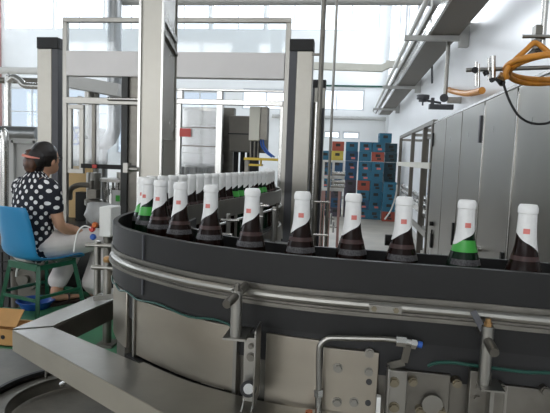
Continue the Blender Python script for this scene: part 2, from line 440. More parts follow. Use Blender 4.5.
# welded upright strips between the panels
for x0, x1 in ((-.452, -.446), (-.197, -.19), (.272, .276)):
    b = MB(); b.ribbon(span(x0, x1, .006), 1.06, 1.246 if x0 < 0 else 1.2, -.012); obj('seam_strip', b, STEEL, conv)
# dark closing flange under the panels
b = MB(); b.ribbon(span(-.47, -.1, .012), 1.098, 1.112, -.02); obj('lower_flange', b, BLACK, conv)
b = MB(); b.ribbon(span(-.18, .0, .006), 1.05, 1.10, -.012); obj('lower_plate', b, STEELP, conv)
# leg frame under the body
for lx, ly in ((-.44, 1.3), (-.2, 1.06), (.3, 1.0), (.8, .97)):
    b = MB(); b.box(lx-.025, lx+.025, ly, ly+.05, 0, .87); obj('leg', b, STEELD, conv)
b = MB(); b.prism([(p[0], p[1]) for p in offs(outer, -.03)][::6]+[(p[0], p[1]) for p in inner][::-6], .86, .9); obj('frame', b, STEELD, conv)
# bolts
def bolt(px, py, y, r=.008, m=STEELD, par=conv, nut=True):
    p = onY(px, py, y); b = MB(); b.cyl(p+Vector((0, .02, 0)), p+Vector((0, -.0015, 0)), r*1.25, 16); b.cyl(p, p+Vector((0, -.006, 0)), r, 6 if nut else 14)
    return obj('bolt', b, m, par)
for px, py in ((369.5, 353), (369, 371.5), (338, 368), (337, 402), (354, 402)): bolt(px, py, .921, .0068, STEEL)
for px, py in ((413, 382), (457, 383.5), (441, 412), (420, 411)): bolt(px, py, .907, .0062, DULL)
for px, py in ((502, 388.5), (545, 391)): bolt(px, py, .9, .0062, STEELD)
b = MB(); b.lathe([(0, 0), (.014, 0), (.017, -.002), (.017, -.005), (0, -.0055)], onY(432, 404, .907), 20, 'y'); obj('blind_plug', b, STEEL, conv)
for px, py in ((369, 382), (368, 403)):
    b = MB(); b.cyl(onY(px, py, .94), onY(px, py, .917), .0052, 14); obj('bolt_hole', b, BLACK, conv)
# bracket plate with two bolts
p0 = onY(387, 368, .905); p1 = onY(404, 420, .905)
br = MB(); br.box(p0.x, p1.x, .896, .912, p1.z, p0.z); br.box(p0.x, p0.x+.004, .88, .9, p1.z, p0.z+.008); br = obj('bracket_plate', br, STEEL, conv, bev=.001)
for py in (382, 407): bolt(394, py, .896, .0072, DULL, br)
# thin lubrication pipe with fittings
pp = [onY(x, y, .9) for x, y in ((319, 393), (319, 352), (321, 344), (326, 339.5), (333, 338), (360, 338.5), (384, 339), (398, 340.5))]
lp = MB(); lp.tube(smooth(pp, 4), .0048, 10); lp = obj('lubrication_pipe', lp, STEEL, conv)
b = MB(); b.cyl(onY(318.6, 389, .9), onY(318.6, 396, .9), .0085, 6); b.cyl(onY(318.6, 396, .9), onY(318.6, 416, .9), .006, 12); obj('pipe_fitting', b, STEELB, lp)
b = MB(); q0, q1 = onY(396, 340.5, .9), onY(406, 341.5, .9); b.cyl(q0, q1, .0095, 6); b.cyl(q1, onY(417, 344, .9), .0065, 12); b.cyl(onY(411, 343, .9), onY(416, 344, .9), .009, 6); obj('pipe_fitting', b, STEELB, lp)
b = MB(); b.cyl(onY(417, 344, .9), onY(422, 345, .9), .0055, 12); obj('blue_collar', b, BLUEP, lp)
b = MB(); b.bar(onY(408, 345, .9), onY(404, 362, .905), .012, .004, (0, -1, 0)); b.bar(onY(404, 362, .905), onY(388, 366, .906), .012, .004, (0, -1, 0)); obj('pipe_bracket', b, STEELD, lp)
b = MB(); b.cyl(onY(309, 411, .9), onY(309, 420, .9), .007, 6); b.cyl(onY(309, 420, .9), onY(309, 440, .9), .005, 8); obj('copper_nut', b, COPPER, lp)
b = MB(); b.box(onY(377, 395, .9).x, onY(381, 395, .9).x, .898, .91, 1.06, onY(379, 397, .9).z); obj('white_tag', b, WHITEP, conv)

# rail posts standing off the body
def rail_post(px, ptop, pbot, y, rodpx, rodpy, rad=.0098):
    top, bot = onY(px, ptop, y), onY(px, pbot, y)
    g = MB(); g.cyl((top.x, y, bot.z), top, rad, 20); g = obj('rail_post', g, STEEL, conv)
    b = MB(); b.cyl(top, top+Vector((0, 0, .006)), .0065, 6); b.cyl(top+Vector((0, 0, .006)), top+Vector((0, 0, .012)), .0045, 6); obj('top_bolt', b, BRASS if px > 400 else STEELD, g)
    e = onY(rodpx, rodpy, y-.035); s = Vector((top.x+(top.x-e.x)*.9, y+.036, e.z+.016))
    b = MB(); b.cyl(s, e, .0078, 16); b.cyl(e, e+(e-s).normalized()*.003, .0072, 16); obj('clamp_rod', b, STEELD, g)
    return g, bot
g, bt = rail_post(237, 290, 336, .90, 227, 304)
b = MB(); b.box(bt.x-.022, bt.x+.018, .885, .955, bt.z-.004, bt.z); obj('foot_bracket', b, STEEL, g)
b = MB(); x0, x1 = onY(244, 345, .905).x, onY(257, 345, .905).x
b.box(x0, x1, .906, .93, onY(250, 402, .905).z, onY(250, 338, .905).z); b.box(x1+.0, x1+.003, .875, .93, onY(250, 400, .905).z, onY(250, 325, .905).z); hb = obj('hinge_bracket', b, STEEL, g, bev=.001)
for py, rr in ((346, .004), (357, .0062)): bolt(251, py, .905, rr, STEELD, hb, False)
b = MB(); b.cyl(onY(248.5, 389, .915), onY(248.5, 389, .885), .0142, 24); rl = obj('roller', b, BLACK, hb)
b = MB(); b.cyl(onY(248.5, 389, .886), onY(248.5, 389, .88), .0088, 18); obj('roller_bolt', b, STEELB, rl)
for px in (244, 254):
    b = MB(); b.cyl(onY(px, 399, .89), onY(px-3, 412, .88), .0012, 6); obj('wire_clip', b, STEELB, rl)
g, bt = rail_post(488, 326, 384, .875, 494, 352, .0095)
b = MB(); b.box(bt.x-.016, bt.x+.02, .85, .9, bt.z-.003, bt.z); obj('foot_bracket', b, STEEL, g)
b = MB(); b.box(onY(469, 390, .885).x, onY(490, 390, .885).x, .882, .9, 1.05, onY(480, 371, .885).z); pb = obj('post_plate', b, STEELD, g, bev=.001)
b = MB(); b.box(onY(488, 390, .875).x, onY(492, 390, .875).x, .86, .9, 1.05, bt.z-.003); obj('post_flange', b, STEEL, g)
for px, py in ((479, 387), (477, 398)): bolt(px, py, .882, .0055, STEELD, pb)
b = MB(); b.bar(onY(473, 311, .885), onY(483, 330, .88), .01, .006, (0, -1, 0)); obj('rail_clamp', b, GREYD, g)
# left end posts with knobs
def tpost(px, y, ptop, pbot, arms, knob=None, r=.011, nm='end_post'):
    top, bot = onY(px, ptop, y), onY(px, pbot, y)
    g = MB(); g.cyl((top.x, y, bot.z), top, r, 18); g = obj(nm, g, STEEL, conv)
    for (xa, ya, xb, yb) in arms:
        b = MB(); b.cyl(onY(xa, ya, y-.005), onY(xb, yb, y-.005), r*.62, 14); obj('cross_rod', b, STEELB if r < .01 else STEEL, g)
    if knob:
        b = MB(); b.lathe([(0, 0), (.010, 0), (.012, .004), (.011, .012), (.006, .016), (0, .016)], top, 16); obj('knob', b, BRASS, g)
    return g
tpost(107.5, 1.36, 262, 299, [(92, 267, 119, 268.5)], True)
b = MB(); b.bar(onY(98, 298, 1.36), onY(128, 294, 1.3), .03, .012); obj('end_bracket', b, STEEL, conv)
tpost(97.5, 1.62, 241, 296, [(86, 245, 112, 246)], False)
# inner T posts seen between the bottles
for px, y, pt, pb_, arms in ((228.5, 1.5, 214, 244, [(221, 220, 239, 220.5)]), (228.5, 1.46, 234, 246, [(221, 234, 232, 235)]), (261.5, 1.7, 203, 236, [(254, 206, 269, 206), (256, 216, 263, 216.5)]), (274.5, 1.6, 207, 245, [(273, 210, 276, 210)])):
    tpost(px, y, pt, pb_, arms, False, .0065, 'inner_post')
# inner infill carrying those posts
b = MB(); b.prism([(p[0], p[1]+.012) for p in inner[5:]]+[(-.40, 2.3), (.2, 1.9), (.6, 1.3)], 1.18, 1.215); obj('inner_deck', b, DARKIN, conv)

# ------------------------------------------------------------------ straight infeed conveyor
def row_x(y): return -.565+.1457*(y-1.49)
inf = thing('infeed_conveyor', 'straight infeed conveyor with steel side plates coming out of the machine', 'conveyor', (-.45, 2.4, 0))
pr = [(row_x(1.62), 1.62), (row_x(2.64), 2.64), (-.455, 3.0), (-.52, 3.4), (-.62, 4.0), (-.7, 4.6)]
pr = smooth(pr, 4)
b = MB(); b.ribbon(offs(pr, .042), ZB-.03, ZB, -.084); obj('chain_belt', b, BELT, inf)
b = MB(); b.ribbon(offs(pr, -.046), 1.335, 1.40, -.006); obj('side_guide', b, STEEL, inf)
b = MB(); b.ribbon(offs(pr, .046), 1.335, 1.38, .006); obj('side_guide', b, STEEL, inf)
b = MB(); b.tube([(p[0], p[1], 1.315) for p in offs(pr, -.052)], .006, 10); obj('guide_rail', b, STEELB, inf)
b = MB(); b.ribbon(offs(pr, -.047), 1.05, 1.215, -.012); b.ribbon(offs(pr, .047), 1.05, 1.215, .012); obj('side_frame', b, STEELD, inf)
for yy, dx in ((1.9, -.07), (2.5, -.07), (3.2, -.07)):
    xx = [p[0] for p in pr if p[1] >= yy][0]
    for s in (-.07, .07):
        b = MB(); b.cyl((xx+s, yy, 1.06), (xx+s, yy, 1.35), .006, 10); obj('rail_bracket', b, STEELD, inf)
        b = MB(); b.box(xx+s-.02, xx+s+.02, yy-.02, yy+.02, 0, 1.06); obj('leg', b, STEELD, inf)

# ------------------------------------------------------------------ bottles
BP = [(.0, .0), (.027, 0), (.031, .004), (.0318, .015), (.0318, .135), (.0305, .15), (.0265, .166), (.0215, .182), (.0182, .198), (.0165, .212), (.0156, .228),
      (.0150, .246), (.0147, .254), (.0161, .2555), (.0163, .2625), (.0156, .266), (.0134, .2695), (0, .27)]
def brad(z):
    for (r0, z0), (r1, z1) in zip(BP[1:], BP[2:]):
        if z0 <= z <= z1: return r0+(r1-r0)*(z-z0)/(z1-z0+1e-9)
    return 0
def patch(b, a0, a1, z0, z1, off, na=8, nz=3):
    vs, fs = [], []
    for j in range(nz+1):
        z = z0+(z1-z0)*j/nz; r = brad(z)+off
        for i in range(na+1):
            a = a0+(a1-a0)*i/na; vs.append((r*math.cos(a), r*math.sin(a), z))
    for j in range(nz):
        for i in range(na):
            q = j*(na+1)+i; fs.append((q, q+1, q+na+2, q+na+1))
    b.faces(vs, fs)
def make_bottle(green):
    t = thing('beer_bottle', 'x', 'bottle', (0, 0, 0))
    b = MB(); b.lathe(BP, seg=28); obj('body', b, GREENG if green else BROWNG, t, local=True)
    b = MB(); seg = 40; zt = [.27, .2695, .266, .2625, .2555, .254, .246]
    rows = []
    top = b.bm.verts.new((0, 0, .2708))
    for j in range(13):
        row = []
        for k in range(seg):
            a = 2*PI*k/seg; zb = .203+.015*math.cos(a)+.002*math.cos(3*a)
            z = zt[j+1] if j < 6 else .246+(zb-.246)*(j-5)/7
            r = brad(z)+.0008
            row.append(b.bm.verts.new((r*math.cos(a), r*math.sin(a), z+(.0008 if j == 0 else 0))))
        rows.append(row)
    for k in range(seg): b.bm.faces.new((top, rows[0][k], rows[0][(k+1) % seg]))
    for A, B in zip(rows, rows[1:]):
        for k in range(seg): b.bm.faces.new((A[k], A[(k+1) % seg], B[(k+1) % seg], B[k]))
    f = obj('foil_capsule', b, FOIL, t, local=True)
    b = MB(); patch(b, 1.35*PI, 1.55*PI, .2195, .2285, .0016); obj('emblem', b, REDL, f, local=True)
    b = MB(); patch(b, .35*PI, .55*PI, .2195, .2285, .0016); obj('emblem', b, REDL, f, local=True)
    b = MB()
    if green: patch(b, 0, 2*PI, .174, .196, .0005, 28, 4)
    else: patch(b, 0, 2*PI, .172, .180, .0005, 28, 3)
    nl = obj('neck_label', b, GREENL if green else BROWNL, t, local=True)
    b = MB(); patch(b, 1.1*PI, 1.9*PI, .150, .161, .0009, 18, 2); obj('printed_band', b, GREYL, nl, local=True)
    return t
protoB, protoG = make_bottle(False), make_bottle(True); used = {0: 0, 1: 0}
def copy_plain(o, parent=None):               # far bottles: the small emblem is too small to show
    c = o.copy(); COL.objects.link(c)
    if parent is not None: c.parent = parent
    for q in list(o.children):
        if not q.name.startswith('emblem'): copy_plain(q, c)
    return c
def place_bottle(x, y, rz, green, label, group, plain=False):
    k = 1 if green else 0; p = protoG if green else protoB
    o = p if used[k] == 0 else (copy_plain(p) if plain else copy_tree(p)); used[k] += 1
    o.location = (x, y, ZB); o.rotation_euler = (0, 0, rz); o['label'] = label; o['group'] = group
    return o
front = [(.316, 1.003, 0), (.222, 1.052, 1), (.108, 1.062, 0), (.011, 1.09, 0), (-.091, 1.082, 0), (-.200, 1.118, 0), (-.305, 1.178, 0), (-.393, 1.232, 0), (-.467, 1.30, 0), (-.523, 1.362, 1), (-.560, 1.428, 1)]
rots = [3.0, 0.2, .1, .3, .15, -.1, 0, .2, .1, -.1, .2]
for i, (x, y, g) in enumerate(front):
    c = 'green' if g else 'brown'
    lab = ('white foil topped %s bottle, rightmost on the curved conveyor' % c) if i == 0 else 'white foil topped %s bottle, %s from the right on the curved conveyor' % (c, ORD[i])
    # the low side of the foil points to the left of the picture
    place_bottle(x, y, rots[i], g, lab, 'bottles on the curved conveyor')
yy = 1.497; i = 0; greens = {6, 10, 11, 15, 16}
rowpts = []
d = 0
pts = [(row_x(y), y) for y in (1.497, 2.64)]+pr[5:]
pts = [(row_x(1.497), 1.497)]+[p for p in pr if p[1] > 1.63]
acc = .0661; last = pts[0]; rowpts = [last]
for a, c in zip(pts, pts[1:]):
    L = math.hypot(c[0]-a[0], c[1]-a[1]); t = 0
    while t+acc <= L:
        t += acc; rowpts.append((a[0]+(c[0]-a[0])*t/L, a[1]+(c[1]-a[1])*t/L)); acc = .0661
    acc -= (L-t)
for i, (x, y) in enumerate(rowpts[:28]):
    g = i in greens; c = 'green' if g else 'brown'
    place_bottle(x, y, random.uniform(-.4, .4), g, 'white foil topped %s bottle, %s after the turn in the packed row' % (c, ORD[i]), 'bottles packed on the infeed', True)

# ------------------------------------------------------------------ steel drip tray around the turn
tray = thing('drip_tray', 'angled steel drip tray frame with mitred corner below the curved conveyor', 'tray', (-.6, 1.2, 1.07))
ZTY = 1.12
o1 = [(-.791, 1.183), (-.292, .854), (.05, .628)]
i1 = [(-.713, 1.227), (-.417, 1.052)]
bodyo = [p for p in offs(outer, .010) if -.417 < p[0] < -.05][::-1]
fr = o1+[(.05, bodyo[-1][1])]+bodyo[::-1]+i1[::-1]
b = MB(); b.prism(fr, ZTY-.008, ZTY)
d = (Vector((o1[2][0]-o1[0][0], o1[2][1]-o1[0][1], 0))).normalized(); nn = Vector((d.y, -d.x, 0))
obj('front_top', b, STEEL, tray)
b = MB(); b.bar((o1[0][0], o1[0][1], ZTY-.026), (o1[2][0], o1[2][1], ZTY-.026), .003, .05); obj('front_lip', b, LIPM, tray)
re = [(-.791, 1.183), (-.713, 1.227), (-.681, 1.489), (-.66, 1.62), (-.742, 1.66), (-.747, 1.568)]
re = [(-.794, 1.187), (-.716, 1.231), (-.678, 1.50), (-.66, 1.64), (-.735, 1.66), (-.765, 1.42)]
b = MB(); b.prism(re, ZTY-.006, ZTY+.002); obj('rear_top', b, STEEL, tray)
b = MB(); b.bar((-.714, 1.235, ZTY-.03), (-.661, 1.63, ZTY-.03), .003, .055); obj('rear_lip', b, STEELD, tray)
b = MB(); b.bar((-.79, 1.2, ZTY-.03), (-.737, 1.65, ZTY-.03), .003, .055); obj('rear_lip', b, STEELD, tray)
for p in ((-.25, .90),):
    b = MB(); b.box(p[0]-.012, p[0]+.012, p[1]-.012, p[1]+.012, .80 if p[1] > 1 else 0, ZTY-.008); obj('leg', b, STEELD, tray)
# cylindrical body that is seen left of the panels
# ------------------------------------------------------------------ tank with round hatch
tk = thing('steel_tank', 'square steel tank top with round recessed hatch at the lower left', 'tank', (-.95, 1.45, 0))
b = MB(); 
hc = Vector((-.79, 1.50, .8)); R1, R2 = .275, .205
# top plate with a round hole
seg = 48; sq = []
def ray_sq(a, x0, x1, y0, y1):
    c, s = math.cos(a), math.sin(a); t = 1e9
    if c > 1e-9: t = min(t, (x1-hc.x)/c)
    if c < -1e-9: t = min(t, (x0-hc.x)/c)
    if s > 1e-9: t = min(t, (y1-hc.y)/s)
    if s < -1e-9: t = min(t, (y0-hc.y)/s)
    return hc.x+c*t, hc.y+s*t
TX0, TX1, TY0, TY1 = -1.5, -.505, 1.15, 1.84
ang = sorted([2*PI*k/seg for k in range(seg)]+[math.atan2(y-hc.y, x-hc.x) % (2*PI) for x in (TX0, TX1) for y in (TY0, TY1)])
n = len(ang); vs = []; fs = []
for a in ang:
    x, y = ray_sq(a, TX0, TX1, TY0, TY1); vs += [(x, y, .8), (hc.x+R1*math.cos(a), hc.y+R1*math.sin(a), .8), (x, y, .02), (hc.x+R1*math.cos(a), hc.y+R1*math.sin(a), .70)]
for i in range(n):
    j = (i+1) % n; fs += [(4*i, 4*j, 4*j+1, 4*i+1), (4*i, 4*i+2, 4*j+2, 4*j), (4*i+1, 4*j+1, 4*j+3, 4*i+3)]
b.faces(vs, fs); obj('body', b, STEELD, tk)
b = MB(); b.lathe([(R1-.010, -.004), (R1-.010, .008), (R1+.002, .008), (R1+.002, -.001)], hc, 64); obj('rim_seal', b, BLACK, tk)
b = MB(); b.lathe([(0, -.045), (R2-.02, -.045), (R2-.008, -.04), (R2, -.012), (R2+.01, -.008), (R1-.014, -.012), (R1-.014, -.05), (0, -.055)], hc, 64); ld = obj('hatch_lid', b, STEELD, tk)
b = MB(); b.lathe([(R2-.004, -.010), (R2-.004, -.002), (R2+.008, -.002), (R2+.008, -.012)], hc, 64); obj('lid_ring', b, STEELD, ld)
b = MB(); q = onZ(64, 385, .80); b.tube([q+Vector((-.01, .0, .0)), q+Vector((.02, -.005, .02)), q+Vector((.07, -.015, .02)), q+Vector((.09, -.02, -.0))], .008, 10); obj('latch', b, STEELB, tk)
b = MB(); q = onZ(46, 376, .8); b.cyl(q+Vector((0, 0, -.01)), q+Vector((0, 0, .022)), .005, 10); obj('lid_pin', b, STEELB, tk)

for x in (TX0+.05, TX1-.05):
    for y in (TY0+.05, TY1-.05):
        b = MB(); b.cyl((x, y, 0), (x, y, .03), .03, 14); obj('foot', b, BLACK, tk)
# ------------------------------------------------------------------ packing machine with glazed guards
pm = thing('packing_machine', 'large bottling machine with steel posts, black post caps and clear guard windows', 'machine', (-1.4, 5.0, 0))
MY = 4.0
def post(xs0, xs1, xd0, xd1, y):
    b = MB(); b.box(xs0, xs1, y, y+.12, 0, 2.34); p = obj('post', b, STEELS, pm, bev=.004)
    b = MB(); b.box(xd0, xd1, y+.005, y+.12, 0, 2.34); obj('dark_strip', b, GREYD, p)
    b = MB(); b.box(min(xs0, xd0)-.002, max(xs1, xd1)+.002, y-.004, y+.124, 2.34, 2.427); obj('post_cap', b, BLACKP, p, bev=.004)
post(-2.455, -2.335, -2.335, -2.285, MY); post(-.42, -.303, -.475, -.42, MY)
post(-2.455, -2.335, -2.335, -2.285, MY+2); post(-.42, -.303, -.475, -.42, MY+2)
b = MB()
for y in (MY+.03,):
    b.box(-2.262, -.475, y, y+.04, 2.55, 2.585)
    b.box(-2.262, -2.225, y, y+.04, .95, 2.55); b.box(-.512, -.475, y, y+.04, .95, 2.55)
obj('guard_frame', b, STEEL, pm, bev=.003)
b = MB(); b.box(-2.225, -.512, MY+.02, MY+.10, 2.14, 2.33); obj('header_beam', b, HEADP, pm, bev=.004)
b = MB(); b.box(-2.225, -.512, MY+.045, MY+.05, 2.33, 2.55); obj('guard_pane', b, GUARD, pm)
b = MB(); b.box(-2.225, -1.61, MY+.01, MY+.05, 1.925, 1.975); obj('cross_rail', b, STEEL, pm, bev=.003)
b = MB(); b.cyl((-1.87, MY, 1.965), (-1.62, MY, 1.965), .014, 12); obj('grab_bar', b, STEELB, pm)
# hinged guard door left
def rect_frame(b, x0, x1, z0, z1, y, w, d=.03):
    b.box(x0, x1, y, y+d, z0, z0+w); b.box(x0, x1, y, y+d, z1-w, z1); b.box(x0, x0+w, y, y+d, z0+w, z1-w); b.box(x1-w, x1, y, y+d, z0+w, z1-w)
b = MB(); rect_frame(b, -2.225, -2.09, 1.38, 1.92, MY+.04, .035); gd = obj('guard_door', b, STEEL, pm, bev=.002)
b = MB(); b.box(-2.19, -2.125, MY+.052, MY+.056, 1.415, 1.885); obj('door_pane', b, GUARD, gd)
b = MB(); b.box(-2.09, -1.77, MY+.052, MY+.056, 1.46, 1.92); obj('guard_pane', b, GUARD, pm)
b = MB(); b.box(-2.02, -1.995, MY+.04, MY+.07, 1.46, 1.925); obj('mullion', b, STEELD, pm)
b = MB(); b.box(-1.77, -1.72, MY+.02, MY+.10, .95, 2.14); obj('upright', b, DARKIN, pm)
b = MB(); b.box(-2.09, -1.60, MY, MY+.04, 1.425, 1.46); bb = obj('black_rail', b, BLACKP, pm)
b = MB(); b.box(-1.99, -1.955, MY-.012, MY, 1.43, 1.455); obj('red_mark', b, REDP, bb)
b = MB(); b.box(-1.72, -1.40, MY+.05, MY+.08, .95, 2.14); obj('steel_panel', b, STEELD, pm)
# inner cabin with glass doors, right half
IY = 4.15
b = MB(); b.box(-1.385, -.53, IY, IY+.05, 1.955, 1.995); b.box(-1.385, -1.335, IY, IY+.05, .95, 1.955); b.box(-1.05, -1.0, IY, IY+.05, .95, 1.955); b.box(-.55, -.515, IY, IY+.05, .95, 1.955)
for x in (-1.35, -1.03): b.box(x-.02, x+.025, IY, IY+.05, 1.995, 2.06)
b.box(-1.385, -.53, IY, IY+.05, 2.06, 2.075)
obj('cabin_frame', b, STEELB, pm, bev=.003)
for x0, x1 in ((-1.335, -1.05),):
    b = MB(); b.box(x0, x1, IY+.02, IY+.025, 1.0, 1.955); obj('cabin_pane', b, GUARD, pm)
    for z in (1.775, 1.63):
        b = MB(); b.box(x0, x1, IY+.005, IY+.012, z-.004, z+.004); obj('pane_strip', b, STEELD, pm)
b = MB(); b.box(-1.34, -1.25, IY-.008, IY-.002, 1.70, 1.765); obj('red_sticker', b, REDP, pm)
b = MB(); b.box(-1.0, -.55, IY+.02, IY+.025, 1.985, 1.99); obj('orange_marks', b, COPPER, pm)
# base
b = MB(); b.box(-2.95, -.48, MY+.13, 6.1, .08, .92); b.box(-2.95, -.30, MY+.125, 6.0, .92, .95); obj('base_cabinet', b, DARKIN, pm, bev=.004)
b = MB(); b.box(-.475, -.31, MY+.125, 5.9, .08, 1.2); obj('base_cabinet', b, BROWNB, pm, bev=.004)
# filler carousel behind the glass
ca = MB(); ca.lathe([(0, 0), (.06, 0), (.06, .5), (.19, .5), (.19, .53), (.205, .54), (.205, .62), (.19, .63), (.19, 1.0), (.15, 1.03), (0, 1.03)], (-1.36, 4.85, .95), 36); ca = obj('filler_carousel', ca, STEEL, pm)
for k in range(12):
    a = 2*PI*k/12; b = MB(); x, y = -1.36+.175*math.cos(a), 4.85+.175*math.sin(a)
    b.cyl((x, y, 1.22), (x, y, 1.45), .018, 10); b.cyl((x, y, 1.17), (x, y, 1.22), .028, 10); obj('filling_valve', b, STEELD, ca)
b = MB(); b.lathe([(.0, 0), (.23, 0), (.23, .03), (0, .03)], (-1.36, 4.85, 1.12), 36); obj('carousel_table', b, STEELD, ca)
b = MB(); b.box(-1.72, -1.12, 5.12, 5.2, .95, 2.02); obj('back_plate', b, STEELD, pm)
# crowner unit
b = MB(); b.box(-1.08, -.78, 4.75, 5.15, 1.60, 1.92); cu = obj('crowner_housing', b, BROWNB, pm, bev=.01)
b = MB(); b.box(-1.085, -.775, 4.742, 4.752, 1.755, 1.765); obj('housing_band', b, BLACK, cu)
b = MB(); b.box(-.87, -.80, 4.70, 4.75, 1.40, 1.88); obj('cable_duct', b, BLACKP, cu)
for x in (-1.03, -.97, -.91, -.85):
    b = MB(); b.cyl((x, 4.85, .95), (x, 4.85, 1.6), .022, 12); b.cyl((x, 4.85, 1.28), (x, 4.85, 1.4), .034, 12); obj('column_rod', b, BLACKP, cu)
b = MB(); b.box(-1.1, -.74, 4.7, 5.2, 1.24, 1.28); obj('crowner_table', b, STEELD, cu)
# cream drive box with rods, hoses and yellow plates
b = MB(); b.box(-.80, -.715, 4.22, 4.34, 1.69, 1.955); db = obj('drive_box', b, CREAM, pm, bev=.004)
b = MB(); b.box(-.715, -.66, 4.24, 4.34, 1.70, 1.955); obj('side_cover', b, STEELD, db)
for x in (-.79, -.76, -.73):
    b = MB(); b.cyl((x, 4.27, 1.55), (x, 4.27, 1.69), .007, 10); obj('guide_rod', b, STEELD, db)
for k, x in enumerate((-.71, -.69)):
    b = MB(); b.tube(smooth([(x, 4.26, 1.70), (x+.01, 4.25, 1.65), (x+.05, 4.24, 1.60), (x+.10, 4.23, 1.565)], 4), .007, 8); obj('blue_hose', b, BLUEP, db)
b = MB(); b.box(-.83, -.56, 4.2, 4.33, 1.535, 1.555); obj('yellow_plate', b, YELLOW, pm, bev=.002)
b = MB(); b.box(-.79, -.69, 4.2, 4.3, 1.49, 1.505); b.cyl((-.7, 4.25, 1.50), (-.7, 4.25, 1.54), .008, 10); obj('yellow_plate', b, YELLOW, pm)
b = MB(); b.box(-.83, -.8, 4.24, 4.3, .95, 1.535); obj('plate_stand', b, STEELD, pm)
# labeller turret seen left of the steel column
tu = MB(); cx, cy = -1.92, 4.38
tu.lathe([(0, 0), (.05, 0), (.05, .12), (.17, .12), (.17, .14), (.05, .14), (.05, .36), (.18, .36), (.18, .385), (.04, .39), (.04, .44), (0, .44)], (cx, cy, .95), 32); tu = obj('label_turret', tu, STEEL, pm)
for k in range(8):
    a = 2*PI*k/8+.2; x, y = cx+.13*math.cos(a), cy+.13*math.sin(a)
    b = MB(); b.cyl((x, y, 1.09), (x, y, 1.31), .011, 10); b.cyl((x, y, 1.2), (x, y, 1.25), .02, 10); obj('turret_rod', b, STEELB, tu)
b = MB(); b.box(-1.90, -1.81, 4.16, 4.19, 1.13, 1.25); lb = obj('label_magazine', b, PLASTW, tu)
b = MB(); b.box(-1.87, -1.835, 4.156, 4.16, 1.16, 1.21); obj('green_label', b, GREENL, lb)
b = MB(); b.cyl((-2.13, 4.3, .95), (-2.13, 4.3, 1.38), .06, 20); b.lathe([(.06, 0), (.075, .01), (.075, .05), (.06, .06)], (-2.13, 4.3, 1.1), 20); obj('glue_cylinder', b, STEEL, pm)
b = MB(); b.tube(smooth([(-2.3, 4.22, 1.16), (-2.26, 4.16, 1.24), (-2.18, 4.15, 1.28), (-2.08, 4.17, 1.28)], 5), .022, 10); obj('brown_hose', b, BROWNB, pm)
b = MB(); b.box(-2.10, -2.02, 4.12, 4.2, 1.18, 1.25); b.cyl((-2.08, 4.16, 1.2), (-2.08, 4.16, 1.32), .02, 12); obj('valve_block', b, STEELD, pm)

# pale cardboard sheets leaning behind
b = MB(); b.box(-2.60, -2.30, 4.6, 4.63, .951, 1.42); solo('cardboard_sheet', b, CARDY, 'pale brown cardboard sheet standing inside the machine behind the woman', 'cardboard')

# ------------------------------------------------------------------ steel column in front of the machine
sc = thing('steel_column', 'tall steel box column rising out of the picture behind the bottle turn', 'column', (-.84, 2.34, 0))
b = MB(); b.box(-.882, -.79, 2.2, 2.205, .3, 3.0); b.box(-.882, -.878, 2.205, 2.38, .3, 3.0); b.box(-.882, -.79, 2.38, 2.385, .3, 3.0); obj('sheet_casing', b, STEELS, sc)
b = MB(); b.box(-.877, -.795, 2.21, 2.375, .3, 3.0); obj('core', b, STEELB, sc)
b = MB(); b.box(-.892, -.882, 2.19, 2.22, .3, 3.0); b.box(-.794, -.786, 2.192, 2.21, .3, 3.0); obj('edge_strip', b, STEELB, sc)
b = MB(); b.bar((-.79, 2.21, 2.12), (-.79, 2.38, 2.06), .02, .006, (1, 0, 0)); b.bar((-.79, 2.21, 2.06), (-.79, 2.38, 2.0), .012, .012, (1, 0, 0)); obj('side_brace', b, STEELB, sc)
b = MB(); b.box(-.795, -.788, 2.22, 2.375, 1.05, 1.62); obj('side_plate', b, STEELS, sc)
b = MB(); b.box(-.95, -.73, 2.13, 2.55, 0, .3); obj('column_base', b, GREYD, sc, bev=.01)
b = MB(); b.cyl((-.93, 2.19, 1.49), (-.885, 2.19, 1.49), .010, 12); b.box(-.945, -.925, 2.17, 2.21, 1.475, 1.515); obj('side_clamp', b, STEEL, sc)

# ------------------------------------------------------------------ thin uprights and stand right of the machine
def pipe(name, pts, r, m, label, cat='pipe', group=None, k=0, seg=12):
    b = MB(); b.tube(smooth(pts, k) if k else pts, r, seg); return solo(name, b, m, label, cat, group)
pipe('vertical_pipe', [(-.234, 3.9, 0), (-.234, 3.9, 8.69)], .0175, STEELD, 'steel vertical pipe close beside the right machine post', group=None)
pipe('vertical_pipe', [(-.185, 5.0, 0), (-.185, 5.0, 8.69)], .0125, STEEL, 'thin pale vertical pipe between the machine post and the crates')
pipe('vertical_pipe', [(-.262, 4.07, 0), (-.262, 4.07, 1.98)], .03, STEELB, 'short thick bright pipe against the right side of the machine post')
b = MB(); b.box(-.3035, -.25, 3.89, 3.91, 2.29, 2.305); solo('pipe_clip', b, STEELD, 'small clip holding the vertical pipe to the right machine post', 'clip')
b = MB(); b.box(-.295, -.27, 4.3, 4.7, .0, 2.0); b.box(-.29, -.24, 4.7, 4.75, 0, 2.0); solo('side_door', b, GREYD, 'dark narrow guard door edge behind the vertical pipe', 'door')
b = MB()
for x in (-.14, -.165): b.cyl((x, 3.6, .9), (x, 3.6, 1.28), .006, 8)
b.cyl((-.22, 3.58, 1.28), (-.12, 3.58, 1.28), .008, 10); b.cyl((-.22, 3.58, 1.06), (-.12, 3.58, 1.06), .008, 10); b.cyl((-.17, 3.6, 0), (-.17, 3.6, .9), .014, 12); b.box(-.19, -.15, 3.58, 3.62, .88, .93)
solo('sensor_stand', b, STEELB, 'slim steel sensor stand with small cross rods by the machine post', 'stand')
rs = thing('roller_stand', 'white framed roller stand with reddish legs in front of the crates', 'stand', (-.28, 8.0, 0))
